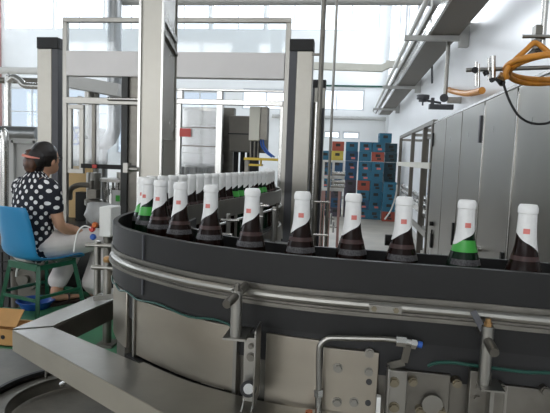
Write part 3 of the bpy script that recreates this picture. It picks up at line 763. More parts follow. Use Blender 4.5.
xA, xB = onY(322, 180, 8).x, onY(343, 180, 8).x
b = MB()
for z in (1.12, 1.30, 1.54): b.box(xA, xB, 7.98, 8.0, z-.015, z+.015); b.box(xA, xB, 8.4, 8.42, z-.015, z+.015)
for x in (xA, (xA+xB)/2, xB): b.box(x-.012, x+.012, 7.98, 8.0, 1.1, 1.55); b.box(x-.012, x+.012, 8.4, 8.42, 1.1, 1.55)
for z in (1.12, 1.54):
    for x in (xA, xB): b.box(x-.012, x+.012, 8.0, 8.4, z-.015, z+.015)
obj('frame', b, WHITEP, rs)
for z in (1.18, 1.24, 1.36):
    b = MB(); b.cyl((xA+.14, 7.96, z), (xB+.03, 7.96, z), .028, 12); obj('roller', b, STEELB, rs)
for x in (xA+.02, xA+.12):
    b = MB(); b.box(x-.02, x+.02, 7.98, 8.02, 0, 1.1); obj('leg', b, PINKB, rs)
for x in (xA+.02, xB-.05):
    b = MB(); b.box(x-.02, x+.02, 8.38, 8.42, 0, 1.1); obj('leg', b, PINKB, rs)
for x, z in ((xA+.16, .62), (xA+.2, .5), (xA+.1, .75)):
    b = MB(); b.cyl((x, 7.9, z), (x, 7.9, z+.16), .015, 10); b.cyl((x-.05, 7.9, z+.08), (x+.05, 7.9, z+.08), .012, 8); b.bar((x, 7.9, z+.1), (x, 8.0, z+.1), .02, .02); obj('valve', b, STEELB, rs)

# ------------------------------------------------------------------ bits between the woman and the conveyor
bag = MB(); random.seed(3)
bag.ell((-2.03, 4.24, 1.05), (.14, .09, .105), 20, 14)
for v in bag.bm.verts:
    d = Vector((math.sin(v.co.x*47+v.co.z*31), math.sin(v.co.y*53+v.co.x*23), math.sin(v.co.z*59+v.co.y*37)))*.014; v.co += d; v.co.z = max(v.co.z, .952)
solo('plastic_bag', bag, PLASTW, 'crumpled clear plastic bag lying on the machine base beyond the knees of the woman', 'bag')
cb_ = thing('control_box', 'white control box with red and blue knobs beside the left end of the curved conveyor', 'control box', (-1.27, 2.86, .45))
x0, x1 = onY(99, 220, 2.8).x, onY(111, 220, 2.8).x; z0, z1 = onY(105, 237, 2.8).z, onY(105, 207, 2.8).z
b = MB(); b.box(x0, x1, 2.8, 2.93, z0, z1); obj('housing', b, WHITEP, cb_, bev=.006)
b = MB(); b.cyl(((x0+x1)/2-.02, 2.88, .45), ((x0+x1)/2-.02, 2.88, z0), .025, 14); b.box(x0-.03, x1-.0, 2.82, 2.94, .45, .465); obj('pedestal', b, STEELD, cb_)
for px, py, m in ((92, 229, REDP), (93, 237, BLUEP), (95, 225, COPPER)):
    p = onY(px, py, 2.79); b = MB(); b.lathe([(0, 0), (.016, 0), (.018, -.012), (.012, -.022), (0, -.022)], p+Vector((0, .01, 0)), 16, 'y'); obj('knob', b, m, cb_)
b = MB(); b.tube(smooth([onY(91, 228, 2.78), onY(84, 226, 2.77), onY(78, 232, 2.75), onY(75, 244, 2.74), onY(74, 252, 2.74)], 5), .004, 8); obj('cable', b, WHITEP, cb_)
b = MB(); b.box(-2.36, -2.24, 4.42, 4.52, .951, 1.20); solo('dark_box', b, BLACKP, 'small black box standing behind the plastic bag', 'box', bev=.005)
# ------------------------------------------------------------------ overhead pipes, duct and beams
b = MB(); pts = [(-2.86, 7.15, ZT), (-2.86, 7.15, 3.75), (-2.80, 7.15, 3.64), (-2.70, 7.15, 3.6), (.78, 7.15, 3.6)]+[(.78+.22*math.sin(a), 7.37-.22*math.cos(a), 3.6) for a in [PI/2*k/6 for k in range(1, 7)]]+[(1.0, 20.5, 3.6)]
b.tube(pts, .068, 18); op = solo('overhead_pipe', b, GREYP, 'thick grey pipe crossing the hall at the top and turning along the right wall', 'pipe')
ct = thing('cable_duct', 'long grey steel duct on brackets running along the right wall', 'duct', (1.1, 13, 3.18))
b = MB(); b.box(.93, 1.30, 4.6, 19.5, 3.2, 3.30); obj('trough', b, BROWNB, ct)
b = MB(); b.box(.90, .93, 4.6, 19.5, 3.19, 3.33); obj('side_strip', b, STEELB, ct)
for y in (7.3, 12, 17):
    b = MB(); b.box(.62, 1.30, y-.04, y+.04, 3.13, 3.19); b.box(1.3, 1.415, y-.05, y+.05, 3.05, 3.35); obj('bracket', b, GREYP, ct)
pipe('wall_pipe', [(.78, 5.5, 3.42), (.78, 20.5, 3.42)], .035, WHITEP, 'white pipe running beside the grey duct on the right wall')
pipe('wall_pipe', [(.86, 6.5, 3.33), (.86, 20.5, 3.33)], .02, STEELD, 'thin dark pipe between the white pipe and the grey duct')
b = MB(); b.bar(onY(300, 65.5, 12.5), onY(383, 68.5, 12.5), .16, .15); b.bar(onY(381, 68.4, 12.5), onY(389, 65, 12.5), .15, .14); b.bar(onY(386, 64.5, 12.5), onY(402, 64, 12.5), .16, .15)
solo('steel_beam', b, CREAM, 'cream painted cross beam behind the machine meeting the wall duct', 'beam')
pipe('wall_pipe', [(-3.2, 21.85, 3.24), (1.35, 21.85, 3.24)], .075, GREYP, 'grey horizontal pipe on the back wall above the crates')
b = MB(); p = onY(323, 86, 21.9); q = onY(383, 87, 21.9); b.box(p.x-1.5, q.x, 21.9, 22.0, 4.47, 4.53); solo('ledge_strip', b, TEAL, 'thin greenish ledge strip on the back wall above the frosted window', 'ledge')
pipe('hanging_rod', [onY(431, 0, 7.0)+Vector((0, 0, .6)), onY(431, 23, 7.0)], .012, WHITEP, 'thin white rod hanging beside the pipe bend at the upper right', 'rod')
# wall fittings above the cabinets
wf = thing('hose_reel_arm', 'wall arm with dark motor, small reel and clamp above the steel cabinets', 'arm', tuple(onY(445, 104, 7.6)))
b = MB(); b.cyl(onY(445, 98, 7.6), Vector((onY(445, 98, 7.6).x, 7.6, 3.2)), .028, 14); obj('drop_pipe', b, STEEL, wf)
b = MB(); b.cyl(onY(444, 98, 7.5), onY(444, 98, 7.7), .055, 18); obj('motor', b, GREYD, wf)
p, q = onY(429, 106.5, 7.6), onY(453, 106.5, 7.6)
b = MB(); b.box(p.x, q.x, 7.55, 7.65, p.z-.035, p.z+.03); b.cyl(onY(423, 100, 7.6), onY(441, 103, 7.6), .015, 10); b.box(onY(431, 101, 7.6).x, onY(434, 101, 7.6).x, 7.56, 7.64, p.z, onY(432, 98, 7.6).z); obj('flat_arm', b, GREYD, wf)
b = MB(); c = onY(423, 98, 7.6); b.lathe([(0, -.05), (.055, -.05), (.055, -.02), (.085, -.015), (.085, .035), (.075, .04), (.075, .0), (0, .0)], c, 24); b.cyl(c+Vector((0, 0, -.1)), c, .012, 8); obj('reel', b, GREYD, wf)
b = MB(); b.box(onY(448, 98, 7.5).x, onY(462, 98, 7.5).x, 7.5, 7.56, onY(450, 103, 7.5).z, onY(450, 97, 7.5).z); obj('clamp', b, STEEL, wf)
pipe('orange_pipe', [(1.42, onX(446, 89.5, 1.36).y, onX(446, 89.5, 1.36).z), onX(447, 89.5, 1.34), onX(456, 92, 1.29), onX(468, 93.5, 1.27), onX(482, 90.5, 1.24)], .035, ORANGE, 'short ochre insulated pipe reaching along the wall over the cabinets', k=4)
pipe('hanging_rod', [onX(432, 60, 1.36), onX(432, 83, 1.36)], .018, GREYD, 'short dark rod hanging on the white wall below the duct', 'rod')

# ------------------------------------------------------------------ hose hanger at the upper right
hy = 2.0
hh = thing('hose_hanger', 'clamped steel rods carrying the orange hose at the upper right', 'rod frame', tuple(onY(541, 52, hy)))
v0 = onY(541.5, 52, hy)
b = MB(); b.cyl(v0, Vector((v0.x, hy, ZT-.005)), .0105, 14); obj('upright_rod', b, STEELB, hh)
h0, h1 = onY(466, 70, hy), onY(580, 66.5, hy)
b = MB(); b.cyl(h0, h1, .0075, 12); obj('cross_rod', b, STEEL, hh)
b = MB(); b.cyl(onY(522, 36.5, hy-.02), onY(556, 36.5, hy-.02), .0065, 12); obj('cross_rod', b, STEEL, hh)
b = MB(); b.box(onY(534, 30, hy).x, onY(540, 30, hy).x, hy-.02, hy+.02, onY(537, 52, hy).z, onY(537, 26, hy).z); b.cyl(onY(535, 44, hy-.04), onY(535, 44, hy+.02), .016, 14); b.bar(onY(524, 60, hy-.01), onY(536, 48, hy-.01), .014, .014); obj('clamp_block', b, STEELD, hh)
for px, a, c, r in ((476, 62, 86, .006), (478.5, 64, 87, .005), (493, 56, 81, .0095), (488.5, 58, 80, .0035)):
    b = MB(); b.cyl(onY(px, a, hy-.012), onY(px, c, hy-.012), r, 12); obj('short_rod', b, STEELB, hh)
b = MB(); b.cyl(onY(485, 71, hy-.02), onY(487, 75, hy-.02), .010, 12); b.cyl(onY(475, 70, hy-.025), onY(475, 70, hy+.01), .011, 12); b.cyl(onY(492, 80, hy-.03), onY(492, 80, hy), .009, 12); b.cyl(onY(499, 79, hy-.03), onY(502, 83, hy+.01), .012, 12); obj('clamp_knob', b, BLACKP, hh)
def loop(c, ax, ay, n=36): return [Vector(c)+Vector(ax)*math.cos(2*PI*k/n)+Vector(ay)*math.sin(2*PI*k/n) for k in range(n)]
c = onY(551, 68, 1.95)
hs = thing('hose_coil', 'orange hose coiled in loops over the clamped rods', 'hose', tuple(c))
b = MB(); b.tube(loop(c+Vector((0, 0, .0)), (.14, 0, -.006), (0, .15, -.016)), .0105, 12, closed=True); obj('hose_loop', b, ORANGE, hs)
b = MB(); b.tube(loop(c+Vector((.004, .01, -.004)), (.132, 0, .004), (.01, .145, -.026)), .0095, 12, closed=True); obj('hose_loop', b, ORANGE, hs)
b = MB(); b.tube(smooth([onY(507, 78, 1.93), onY(506, 72, 1.92), onY(513, 62, 1.93), onY(526, 50, 1.95), onY(534, 43, 1.96), onY(541, 46, 1.96), onY(552, 55, 1.95), onY(566, 62, 1.95)], 5), .009, 12); obj('hose_end', b, ORANGE, hs)
b = MB(); b.cyl(onY(499, 75, 1.94), onY(506, 78, 1.94), .012, 12); obj('brass_ferrule', b, BRASS, hs)
pipe('black_cable', [onY(503, 82, 1.96), onY(506, 92, 1.96), onY(511, 104, 1.96), onY(518, 115, 1.96), onY(528, 122, 1.96), onY(540, 124, 1.96), onY(552, 121, 1.96), onY(566, 108, 1.96), onY(574, 85, 1.96)], .0042, BLACK, 'black cable hanging in a round loop below the orange hose', 'cable', k=6)

# ------------------------------------------------------------------ steel cabinets along the right wall
ys = [5.93, 5.17, 4.45, 3.74, 3.03, 2.32, 1.62]
names = ['farthest in the row, beside the open rack', 'second from the open rack', 'third from the open rack', 'fourth from the open rack', 'fifth from the open rack, behind the last bottles', 'nearest in the row, below the orange hose']
for i in range(6):
    y1, y0 = ys[i], ys[i+1]
    t = thing('steel_cabinet', 'tall stainless steel cabinet, %s' % names[i], 'cabinet', (1.12, (y0+y1)/2, 0), 0, 'steel cabinets on the right')
    b = MB(); b.box(.875, 1.38, y0+.003, y1-.003, .08, 1.985); obj('body', b, STEELC, t)
    b = MB(); b.box(.862, 1.38, y0+.003, y1-.003, 1.985, 2.0); obj('top_strip', b, STEELB, t)
    b = MB(); b.box(.9, 1.36, y0+.01, y1-.01, 0, .08); obj('plinth', b, GREYD, t)
    b = MB(); b.box(.858, .875, y0+.012, y1-.012, .1, 1.975); d = obj('door', b, STEELC, t, bev=.003)
    hz = 1.80 if i in (0, 2) else 1.0
    b = MB(); b.box(.842, .858, y0+.03, y0+.06, hz-.09, hz+.09) if i else b.box(.842, .858, y1-.05, y1-.02, hz-.06, hz+.08); obj('handle', b, BLACKP if i != 2 else GREYD, d)
    if i == 0:
        b = MB(); b.cyl((.86, 5.55, .96), (.82, 5.55, .96), .022, 14); obj('lock', b, BLACKP, d)
        b = MB(); b.box(.835, .858, 5.52, 5.57, .72, .86); b.cyl((.846, 5.545, .86), (.846, 5.545, .90), .008, 8); obj('padlock', b, BLACKP, d)
    if i in (2, 4):
        p = onX(480, 249, .85) if i == 2 else Vector((.85, y1-.1, .95)); b = MB(); b.cyl((.858, p.y, p.z), (.82, p.y, p.z), .016, 12); b.cyl((.82, p.y-.035, p.z), (.82, p.y+.03, p.z), .009, 10); obj('turn_latch', b, STEELB, d)
    if i > 2:
        b = MB(); b.box(.853, .859, y1-.03, y1-.015, .15, 1.95); obj('hinge_strip', b, STEELB, d)
# open rack
rk = thing('open_rack', 'open steel frame rack with pipes standing beyond the cabinets', 'rack', (1.1, 8.2, 0))
yu = [6.05, 6.75, 8.0, 9.9]
for y in yu:
    for x in (.86, 1.32):
        b = MB(); b.box(x, x+.05, y, y+.07, 0, 1.985); obj('upright', b, BROWNB if x < 1 else STEELD, rk)
for x in (.86, 1.32):
    b = MB(); b.box(x, x+.05, 6.0, 9.97, 1.985, 2.03); obj('top_rail', b, STEELD, rk)
    for z in (1.50, .75):
        b = MB(); b.box(x-.015, x, 6.0, 9.97, z, z+.07); obj('mid_rail', b, CREAM if z > 1 else STEEL, rk)
for y in yu:
    b = MB(); b.box(.91, 1.32, y+.01, y+.05, 1.94, 1.98); b.box(.91, 1.32, y+.01, y+.05, 1.5, 1.54); obj('cross_rail', b, STEEL, rk)
for z, m in ((1.10, STEELB), (1.02, STEELB), (.92, STEEL)):
    b = MB(); b.cyl((.95, 6.1, z), (.95, 9.8, z+.05), .035, 12); obj('shelf_pipe', b, m, rk)
b = MB(); b.bar((.83, 7.2, 1.02), (1.2, 6.5, .85), .06, .06); obj('diagonal_pipe', b, STEELB, rk)
b = MB(); b.box(1.0, 1.3, 6.1, 6.7, .62, .66); b.box(1.0, 1.3, 6.8, 8.0, .62, .66); obj('shelf', b, STEELD, rk)
b = MB(); b.tube(smooth([(.98, 6.9, 1.18), (1.02, 6.7, 1.24), (1.06, 6.5, 1.20), (1.1, 6.35, 1.22)], 4), .018, 8); solo('blue_hose', b, BLUEP, 'blue hose lying on the pipes of the open rack', 'hose')
for py in (132, 0)[:1]:
    b = MB(); b.box(1.12, 1.17, 6.2, 6.35, .66, .86); b.cyl((1.05, 6.28, .75), (1.14, 6.28, .75), .03, 10); solo('valve_unit', b, BLACKP, 'small dark valve unit on the lower shelf of the rack', 'valve')
pipe('white_hose', [onX(397, 185, .84)*1.0, onX(396, 195, .84), onX(391, 210, .80), onX(385, 219, .72)-Vector((0, 0, 0))], .014, WHITEP, 'thin white hose hanging from the rack down to the floor', 'hose', k=5)
b = MB(); q = onY(387, 240, 5.4); b.cyl((q.x-.02, 5.4, q.z), (q.x+.08, 5.4, q.z), .055, 18); b.cyl((q.x+.06, 5.4, 0), (q.x+.06, 5.4, q.z), .02, 10); b.box(q.x-.02, q.x+.14, 5.32, 5.48, 0, .02); solo('end_roller', b, BLACKP, 'dark round roller end on a short stand behind the bottles', 'roller')

# ------------------------------------------------------------------ bottle crates
CB = {'teal': mat('teal_crate', '2b6a84', .5, 0, .1, 8), 'blue': mat('blue_crate', '2c5272', .5, 0, .1, 8), 'dark teal': mat('dark_teal_crate', '34525e', .5, 0, .1, 8),
      'red': mat('red_crate', 'a04c3b', .5, 0, .1, 8), 'yellow': mat('yellow_crate', 'c2ad4a', .5, 0, .1, 8), 'dark': mat('plum_crate', '4a4550', .5, 0, .1, 8)}
PR = {'red': REDL, 'dark': DARKIN}
CW, CD, CH = .325, .40, .258
def crate_mesh(m, patchm):
    b = MB(); w, d, h = CW/2, CD/2, CH
    b.box(-w+.004, w-.004, -d+.004, d-.004, 0, .03)
    for sx in (-1, 1):
        for sy in (-1, 1): b.box(*sorted((sx*w, sx*(w-.04))), *sorted((sy*d, sy*(d-.04))), .0, h-.004)
    for y0, y1 in ((-d, -d+.015), (d-.015, d)):
        b.box(-w+.04, w-.04, y0, y1, h-.06, h-.004); b.box(-w+.04, w-.04, y0, y1, .03, .12)
        b.box(-w+.04, -w+.10, y0, y1, .12, h-.06); b.box(w-.10, w-.04, y0, y1, .12, h-.06)
    for x0, x1 in ((-w, -w+.015), (w-.015, w)):
        b.box(x0, x1, -d+.04, d-.04, h-.06, h-.004); b.box(x0, x1, -d+.04, d-.04, .03, .12)
        for q in (-.02, .02): b.box(x0, x1, q*3-.02, q*3+.02, .12, h-.06)
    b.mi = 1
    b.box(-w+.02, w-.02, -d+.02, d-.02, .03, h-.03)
    b.mi = 2
    b.box(-.02, .085, -d-.003, -d, .05, .10)
    bmesh.ops.recalc_face_normals(b.bm, faces=b.bm.faces)
    return b
CM = {}
def crate(col, patch_, x, y, z, rz, label):
    key = (col, patch_)
    if key not in CM:
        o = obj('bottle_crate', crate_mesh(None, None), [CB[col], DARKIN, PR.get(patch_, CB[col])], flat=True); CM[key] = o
    else:
        o = CM[key].copy(); COL.objects.link(o)
    o.location = (x, y, z); o.rotation_euler = (0, 0, rz)
    return tag(o, label, 'crate', 'stacked bottle crates')
random.seed(11)
def col_x(px, y): return onY(px, 180, y).x
stacks = [  # name, pixel column, Y, colours from the floor up
  ('the short stack nearest the rack', 389.8, 14.6, ['red', 'teal', 'teal', 'teal']),
  ('the stack left of the short one', 376.2, 14.9, ['teal', 'teal', 'teal', 'teal', 'teal', 'teal', 'red', 'teal']),
  ('the third stack from the right', 363.8, 14.9, ['teal', 'blue', 'teal', 'red', 'teal', 'teal', 'teal', 'teal']),
  ('the tall stack behind the short one', 389.0, 15.35, ['blue', 'blue', 'dark teal', 'dark teal', 'dark teal', 'dark teal', 'dark teal', 'dark teal']),
  ('the stack left of the third one', 350.6, 15.15, ['dark', 'dark', 'dark', 'dark', 'blue', 'blue', 'blue', 'teal']),
  ('the stack with the red crate on top', 336.5, 15.15, ['dark', 'blue', 'dark', 'blue', 'blue', 'blue', 'yellow', 'red']),
  ('the leftmost stack', 324.3, 15.3, ['blue', 'dark', 'blue', 'teal', 'teal', 'blue', 'teal']),
]
for nm, px, y, cols in stacks:
    x = col_x(px, y)
    for k, c_ in enumerate(cols):
        pc = 'red' if (c_ in ('teal', 'blue') and random.random() < .4) else ('dark' if random.random() < .5 else 'none')
        crate(c_, pc, x+random.uniform(-.008, .008), y+random.uniform(-.01, .01), k*(CH+.001), random.uniform(-.02, .02), '%s crate, %s from the floor in %s' % (c_, ORD[k], nm))
crate('teal', 'none', col_x(382.5, 15.1)-.0, 15.1, 8*(CH+.001), .05, 'single teal crate lying across the tops of the tallest stacks')
crate('yellow', 'none', col_x(350.6, 15.6)-.01, 15.6, 0, 0, 'yellow rimmed crate at the bottom behind the dark stack')
for k in range(1, 8): crate(['blue', 'dark teal'][k % 2] if k < 7 else 'yellow', 'none', col_x(350.6, 15.6)-.01, 15.6, k*(CH+.001), 0, '%s crate, %s from the floor in the rear stack behind the dark stack' % (['blue', 'dark teal'][k % 2] if k < 7 else 'yellow', ORD[k]))

# ------------------------------------------------------------------ pipework on the left, beyond the woman
def P(px, py, y): return onY(px, py, y)
ALU = mat('aluminium_cladding', '8d8f8f', .32, 1, .1, 10, .2, 40)
pipe('clad_pipe', [(P(115, 0, 6.5).x, 6.5, 8.69), (P(115, 0, 6.5).x, 6.5, P(113, 122, 6.5).z), P(113.5, 131, 6.5), P(110, 139, 6.5), P(104, 144, 6.5), P(97, 145, 6.5), P(92, 145, 6.5)], .088, ALU, 'fat aluminium clad pipe bending left behind the machine window', seg=20)
pipe('clad_pipe', [(P(103, 150, 6.5).x, 6.5, 0), P(103, 149, 6.5)], .055, ALU, 'aluminium clad riser below the fat pipe bend', seg=18)
pipe('clad_pipe', [P(113, 2, 6.7), P(139, 1, 6.7), P(152, 0, 6.7), (P(158, 0, 6.7).x, 6.7, P(158, -8, 6.7).z), (P(158, 0, 6.7).x, 6.7, 8.7)], .05, GREYP, 'grey pipe end beside the top of the clad riser', seg=18)
sd = MB(); sd.bar(P(60, 80, 6.2), P(125, 92, 6.2), .4, .14); solo('sloped_duct', sd, GREYP, 'sloping grey sheet duct behind the upper machine window', 'duct')
pipe('header_pipe', [(XL, 7.5, P(-25, 70, 7.5).z), P(-25, 70, 7.5), P(37, 71, 7.5), P(60, 71.5, 7.5)], .052, WHITEP, 'white horizontal pipe high on the left')
pipe('header_pipe', [(XL, 7.6, P(-25, 80, 7.6).z), P(-25, 80, 7.6), P(16, 80.5, 7.6), P(60, 82, 7.6)], .045, STEELD, 'dark steel horizontal pipe below the white pipe on the left')
pipe('bend_pipe', [(P(8, 100, 7.2).x, 7.2, 0), P(8, 90, 7.2), P(9, 82, 7.2), P(13, 77.5, 7.2), P(19, 80, 7.2), P(24, 85, 7.2), P(32, 86, 7.2), P(60, 87, 7.2)], .045, STEELB, 'bright steel pipe rising and bending right on the left side', k=4)
pipe('header_pipe', [(XL, 6.3, P(-30, 132, 6.3).z), P(-30, 132, 6.3), P(38, 133.5, 6.3)], .085, ALU, 'thick clad pipe level with the head of the woman', seg=18)
pipe('bend_pipe', [P(-20, 133, 5.6), P(-2, 134, 5.6), P(3, 137, 5.6), P(4.5, 144, 5.6), (P(4, 230, 5.6).x, 5.6, 0)], .045, STEELB, 'bright steel pipe turning down at the left edge', k=4)
b = MB(); 
for px in (12, 36): b.box(P(px, 150, 5.9).x-.03, P(px, 150, 5.9).x+.03, 5.88, 5.95, 0, P(12, 140, 5.9).z)
b.box(P(12, 150, 5.9).x, P(36, 150, 5.9).x, 5.88, 5.95, P(12, 143, 5.9).z, P(12, 138, 5.9).z); b.box(P(12, 150, 5.9).x, P(36, 150, 5.9).x, 5.93, 5.95, 0, P(12, 143, 5.9).z); solo('grey_locker', b, GREYP, 'pale grey steel locker behind the head of the woman', 'locker')
vw = thing('valve', 'blue handwheel valve on a pipe behind the machine window', 'valve', tuple(P(76, 136, 5.8)))
c = P(76, 136, 5.8); b = MB(); b.tube(loop(c, (.085, 0, 0), (0, .02, .095), 24), .010, 8, closed=True)
for a in (0, PI/3, 2*PI/3): b.cyl(c+Vector((.085*math.cos(a), .02*math.sin(a), .095*math.sin(a))), c-Vector((.085*math.cos(a), .02*math.sin(a), .095*math.sin(a))), .006, 8)
obj('handwheel', b, BLUEP, vw)
b = MB(); b.cyl(c, c+Vector((0, .3, 0)), .02, 12); b.cyl((c.x, c.y+.3, 0), (c.x, c.y+.3, 2.25), .05, 16); obj('valve_body', b, STEEL, vw)
pipe('riser_pipe', [(P(87, 120, 6).x, 6.2, 0), (P(87, 120, 6).x, 6.2, 2.25)], .05, STEEL, 'steel riser pipe in the middle of the left machine window')
for px in (80, 92): pipe('riser_pipe', [(P(px, 120, 8).x, 8, 0), (P(px, 120, 8).x, 8, 2.4)], .04, GREYP, {80: 'grey riser pipe left of the centre riser behind the machine', 92: 'grey riser pipe right of the centre riser behind the machine'}[px])
b = MB(); b.box(-4.6, -4.2, 8.2, 9.0, 0, 1.9); b.box(-4.62, -4.18, 8.18, 9.02, 1.9, 1.95); solo('grey_locker', b, GREYP, 'pale equipment box far behind the machine window', 'locker')
# ------------------------------------------------------------------ platform, chair, woman, boxes
b = MB(); b.prism([(-2.75, 1.9), (-1.0, 1.9), (-1.0, 3.97), (-2.26, 3.97), (-2.26, 3.42), (-2.75, 3.42)], 0, .45); solo('operator_platform', b, GREENF, 'raised green painted platform under the chair and boxes', 'platform', bev=.006)
PZ = .451
CX, CY = -2.07, 3.44
HEAD = math.radians(-20)            # turned to the right and away from the camera
SH = .36                                  # seat height
ch = thing('shell_chair', 'blue plastic shell chair on a green metal frame under the seated woman', 'chair', (CX, CY, PZ), HEAD)
def shell(b):
    prof = [(-.28, .375, .155), (-.272, .335, .175), (-.25, .22, .19), (-.232, .14, .195), (-.21, .07, .198), (-.175, .022, .2), (-.12, .004, .205), (-.04, -.004, .208), (.06, -.004, .21), (.14, 0, .208), (.19, -.006, .2), (.215, -.022, .19)]
    prof = [tuple(p) for p in smooth([Vector(p) for p in prof], 3)]
    nu = 12; vs = []; fs = []
    for (y, z, w) in prof:
        for i in range(nu+1):
            u = -1+2*i/nu; lift = .028*abs(u)**3
            back = max(0, min(1, z/.15))
            vs.append((u*w*.86, y+lift*1.3*back, SH+z+lift*(1-back)))
    n = nu+1
    for j in range(len(prof)-1):
        for i in range(nu): q = j*n+i; fs.append((q, q+1, q+n+1, q+n))
    b.faces(vs, fs)
b = MB(); shell(b); s = obj('seat_shell', b, BLUEC, ch, local=True); m = s.modifiers.new('thick', 'SOLIDIFY'); m.thickness = .007; m.offset = -1
legs = {}
for sx in (-1, 1):
    for sy, y0, y1 in ((-1, -.15, -.20), (1, .14, .19)):
        b = MB(); b.bar((sx*.14, y0, SH-.02), (sx*.19, y1, 0), .026, .026); obj('leg', b, GREENM, ch, local=True)
b = MB()
for sx in (-1, 1): b.bar((sx*.145, -.155, SH-.028), (sx*.145, .145, SH-.028), .022, .03)
for y in (-.155, .145): b.bar((-.145, y, SH-.028), (.145, y, SH-.028), .022, .045)
obj('seat_frame', b, GREENM, ch, local=True)
for y in (-.184, .174):
    b = MB(); b.bar((-.17, y, .12), (.17, y, .12), .018, .02); obj('stretcher', b, GREENM, ch, local=True)
for sx in (-1, 1):
    b = MB(); b.bar((sx*.172, -.183, .14), (sx*.172, .173, .14), .018, .02); obj('stretcher', b, GREENM, ch, local=True)

wm = thing('person', 'seated woman with hair in a bun, glasses, polka dot top and white trousers', 'person', (CX-.035, CY, PZ), HEAD)
def skin_mesh(name, chains, sub=2, side=(1, 0, 0)):
    # closed rounded limbs along joint chains, later fused into one surface
    b = MB(); side0 = Vector(side)
    for chn in chains:
        P_ = [Vector(p) for p, r in chn]; R_ = [Vector((r, r, 0)) if not isinstance(r, tuple) else Vector((r[0], r[1], 0)) for p, r in chn]
        P_ = [Vector(p) for p in smooth(P_, 5)]; R_ = [Vector(p) for p in smooth(R_, 5)]
        n = len(P_); rings = []; seg = 20
        t_first = (P_[1]-P_[0]).normalized(); t_last = (P_[-1]-P_[-2]).normalized()
        secs = []
        for q in (85, 60, 30): a = math.radians(q); secs.append((P_[0]-t_first*min(R_[0].x, R_[0].y)*math.sin(a)*.8, R_[0]*math.cos(a), t_first))
        for k in range(n):
            t = (P_[min(n-1, k+1)]-P_[max(0, k-1)]).normalized(); secs.append((P_[k], R_[k], t))
        for q in (30, 60, 85): a = math.radians(q); secs.append((P_[-1]+t_last*min(R_[-1].x, R_[-1].y)*math.sin(a)*.8, R_[-1]*math.cos(a), t_last))
        for c, r, t in secs:
            sx = side0-t*side0.dot(t)
            if sx.length < .05: sx = Vector((0, 0, 1))-t*t.z
            sx.normalize(); sy = t.cross(sx)
            rings.append([b.bm.verts.new(c+sx*r.x*math.cos(2*PI*k/seg)+sy*r.y*math.sin(2*PI*k/seg)) for k in range(seg)])
        for A, B in zip(rings, rings[1:]):
            for k in range(seg): b.bm.faces.new((A[k], A[(k+1) % seg], B[(k+1) % seg], B[k]))
        b.bm.faces.new(rings[0][::-1]); b.bm.faces.new(rings[-1])
    bmesh.ops.recalc_face_normals(b.bm, faces=b.bm.faces)
    me = bpy.data.meshes.new(name); b.bm.to_mesh(me); b.bm.free()
    return me
def fuse(name, meshes, mb, voxel, material, parent, smooth_it=3):
    bm = mb.bm if mb else bmesh.new()
    for me in meshes: bm.from_mesh(me)
    me = bpy.data.meshes.new(name); bm.to_mesh(me); bm.free()
    o = bpy.data.objects.new(name, me); COL.objects.link(o)
    r = o.modifiers.new('r', 'REMESH'); r.mode = 'VOXEL'; r.voxel_size = voxel; r.use_smooth_shade = True
    if smooth_it: s = o.modifiers.new('s', 'SMOOTH'); s.factor = .5; s.iterations = smooth_it
    dg = bpy.context.evaluated_depsgraph_get(); out = bpy.data.meshes.new_from_object(o.evaluated_get(dg))
    bpy.data.objects.remove(o)
    for p in out.polygons: p.use_smooth = True
    out.materials.clear(); out.materials.append(material)
    q = bpy.data.objects.new(name, out); COL.objects.link(q); q.parent = parent
    return q
S = SH+.01
def V(x, y, z): return (x, y, (z if z < .1 else .1+(z-.1)*.97)+S)
NB, NK, HD = V(0, .015, .545), V(0, .03, .585), Vector(V(.012, .055, .69))
torso = [(V(0, -.03, .10), (.15, .115)), (V(0, -.045, .22), (.135, .105)), (V(0, -.045, .36), (.15, .11)), (V(0, -.03, .47), (.13, .095)), (NB, .058), (NK, .05), (tuple(HD+Vector((0, -.01, -.03))), .06)]
def arm(s, hand):
    sh, el = V(s*.15, -.02, .485), V(s*.215, .03, .235)
    return sh, el
aR = [(V(0, -.03, .47), (.13, .095)), (V(.10, -.025, .50), .065), (V(.152, -.02, .470), .053), (V(.172, .0, .35), .043), (V(.182, .03, .235), .037), (V(.17, .13, .185), .033), (V(.15, .225, .165), .025)]
aL = [(V(0, -.03, .47), (.13, .095)), (V(-.10, -.025, .50), .065), (V(-.152, -.02, .470), .053), (V(-.172, .03, .36), .043), (V(-.18, .085, .25), .037), (V(-.16, .19, .21), .034), (V(-.10, .27, .19), .025)]
lR = [(V(0, -.03, .10), (.15, .115)), (V(.09, .03, .085), .088), (V(.115, .22, .085), .078), (V(.125, .43, .075), .058), (V(.12, .445, -.10), .052), (V(.12, .38, -.28), .038)]
lL = [(V(0, -.03, .10), (.15, .115)), (V(-.09, .03, .085), .088), (V(-.11, .22, .085), .078), (V(-.10, .42, .065), .058), (V(-.04, .27, -.12), .05), (V(.02, .13, -.28), .037)]
body = skin_mesh('b', [torso, aR, aL, lR, lL])
hd = MB()
hd.ell(HD, (.072, .088, .105), 24, 18)
hd.ell(HD+Vector((0, .035, -.055)), (.052, .055, .05), 16, 12)
hd.ell(HD+Vector((0, .092, -.012)), (.012, .016, .022), 12, 8); hd.ell(HD+Vector((0, .078, -.055)), (.024, .012, .010), 12, 8)
for s_ in (-1, 1): hd.ell(HD+Vector((s_*.073, -.005, -.012)), (.010, .020, .03), 12, 8)
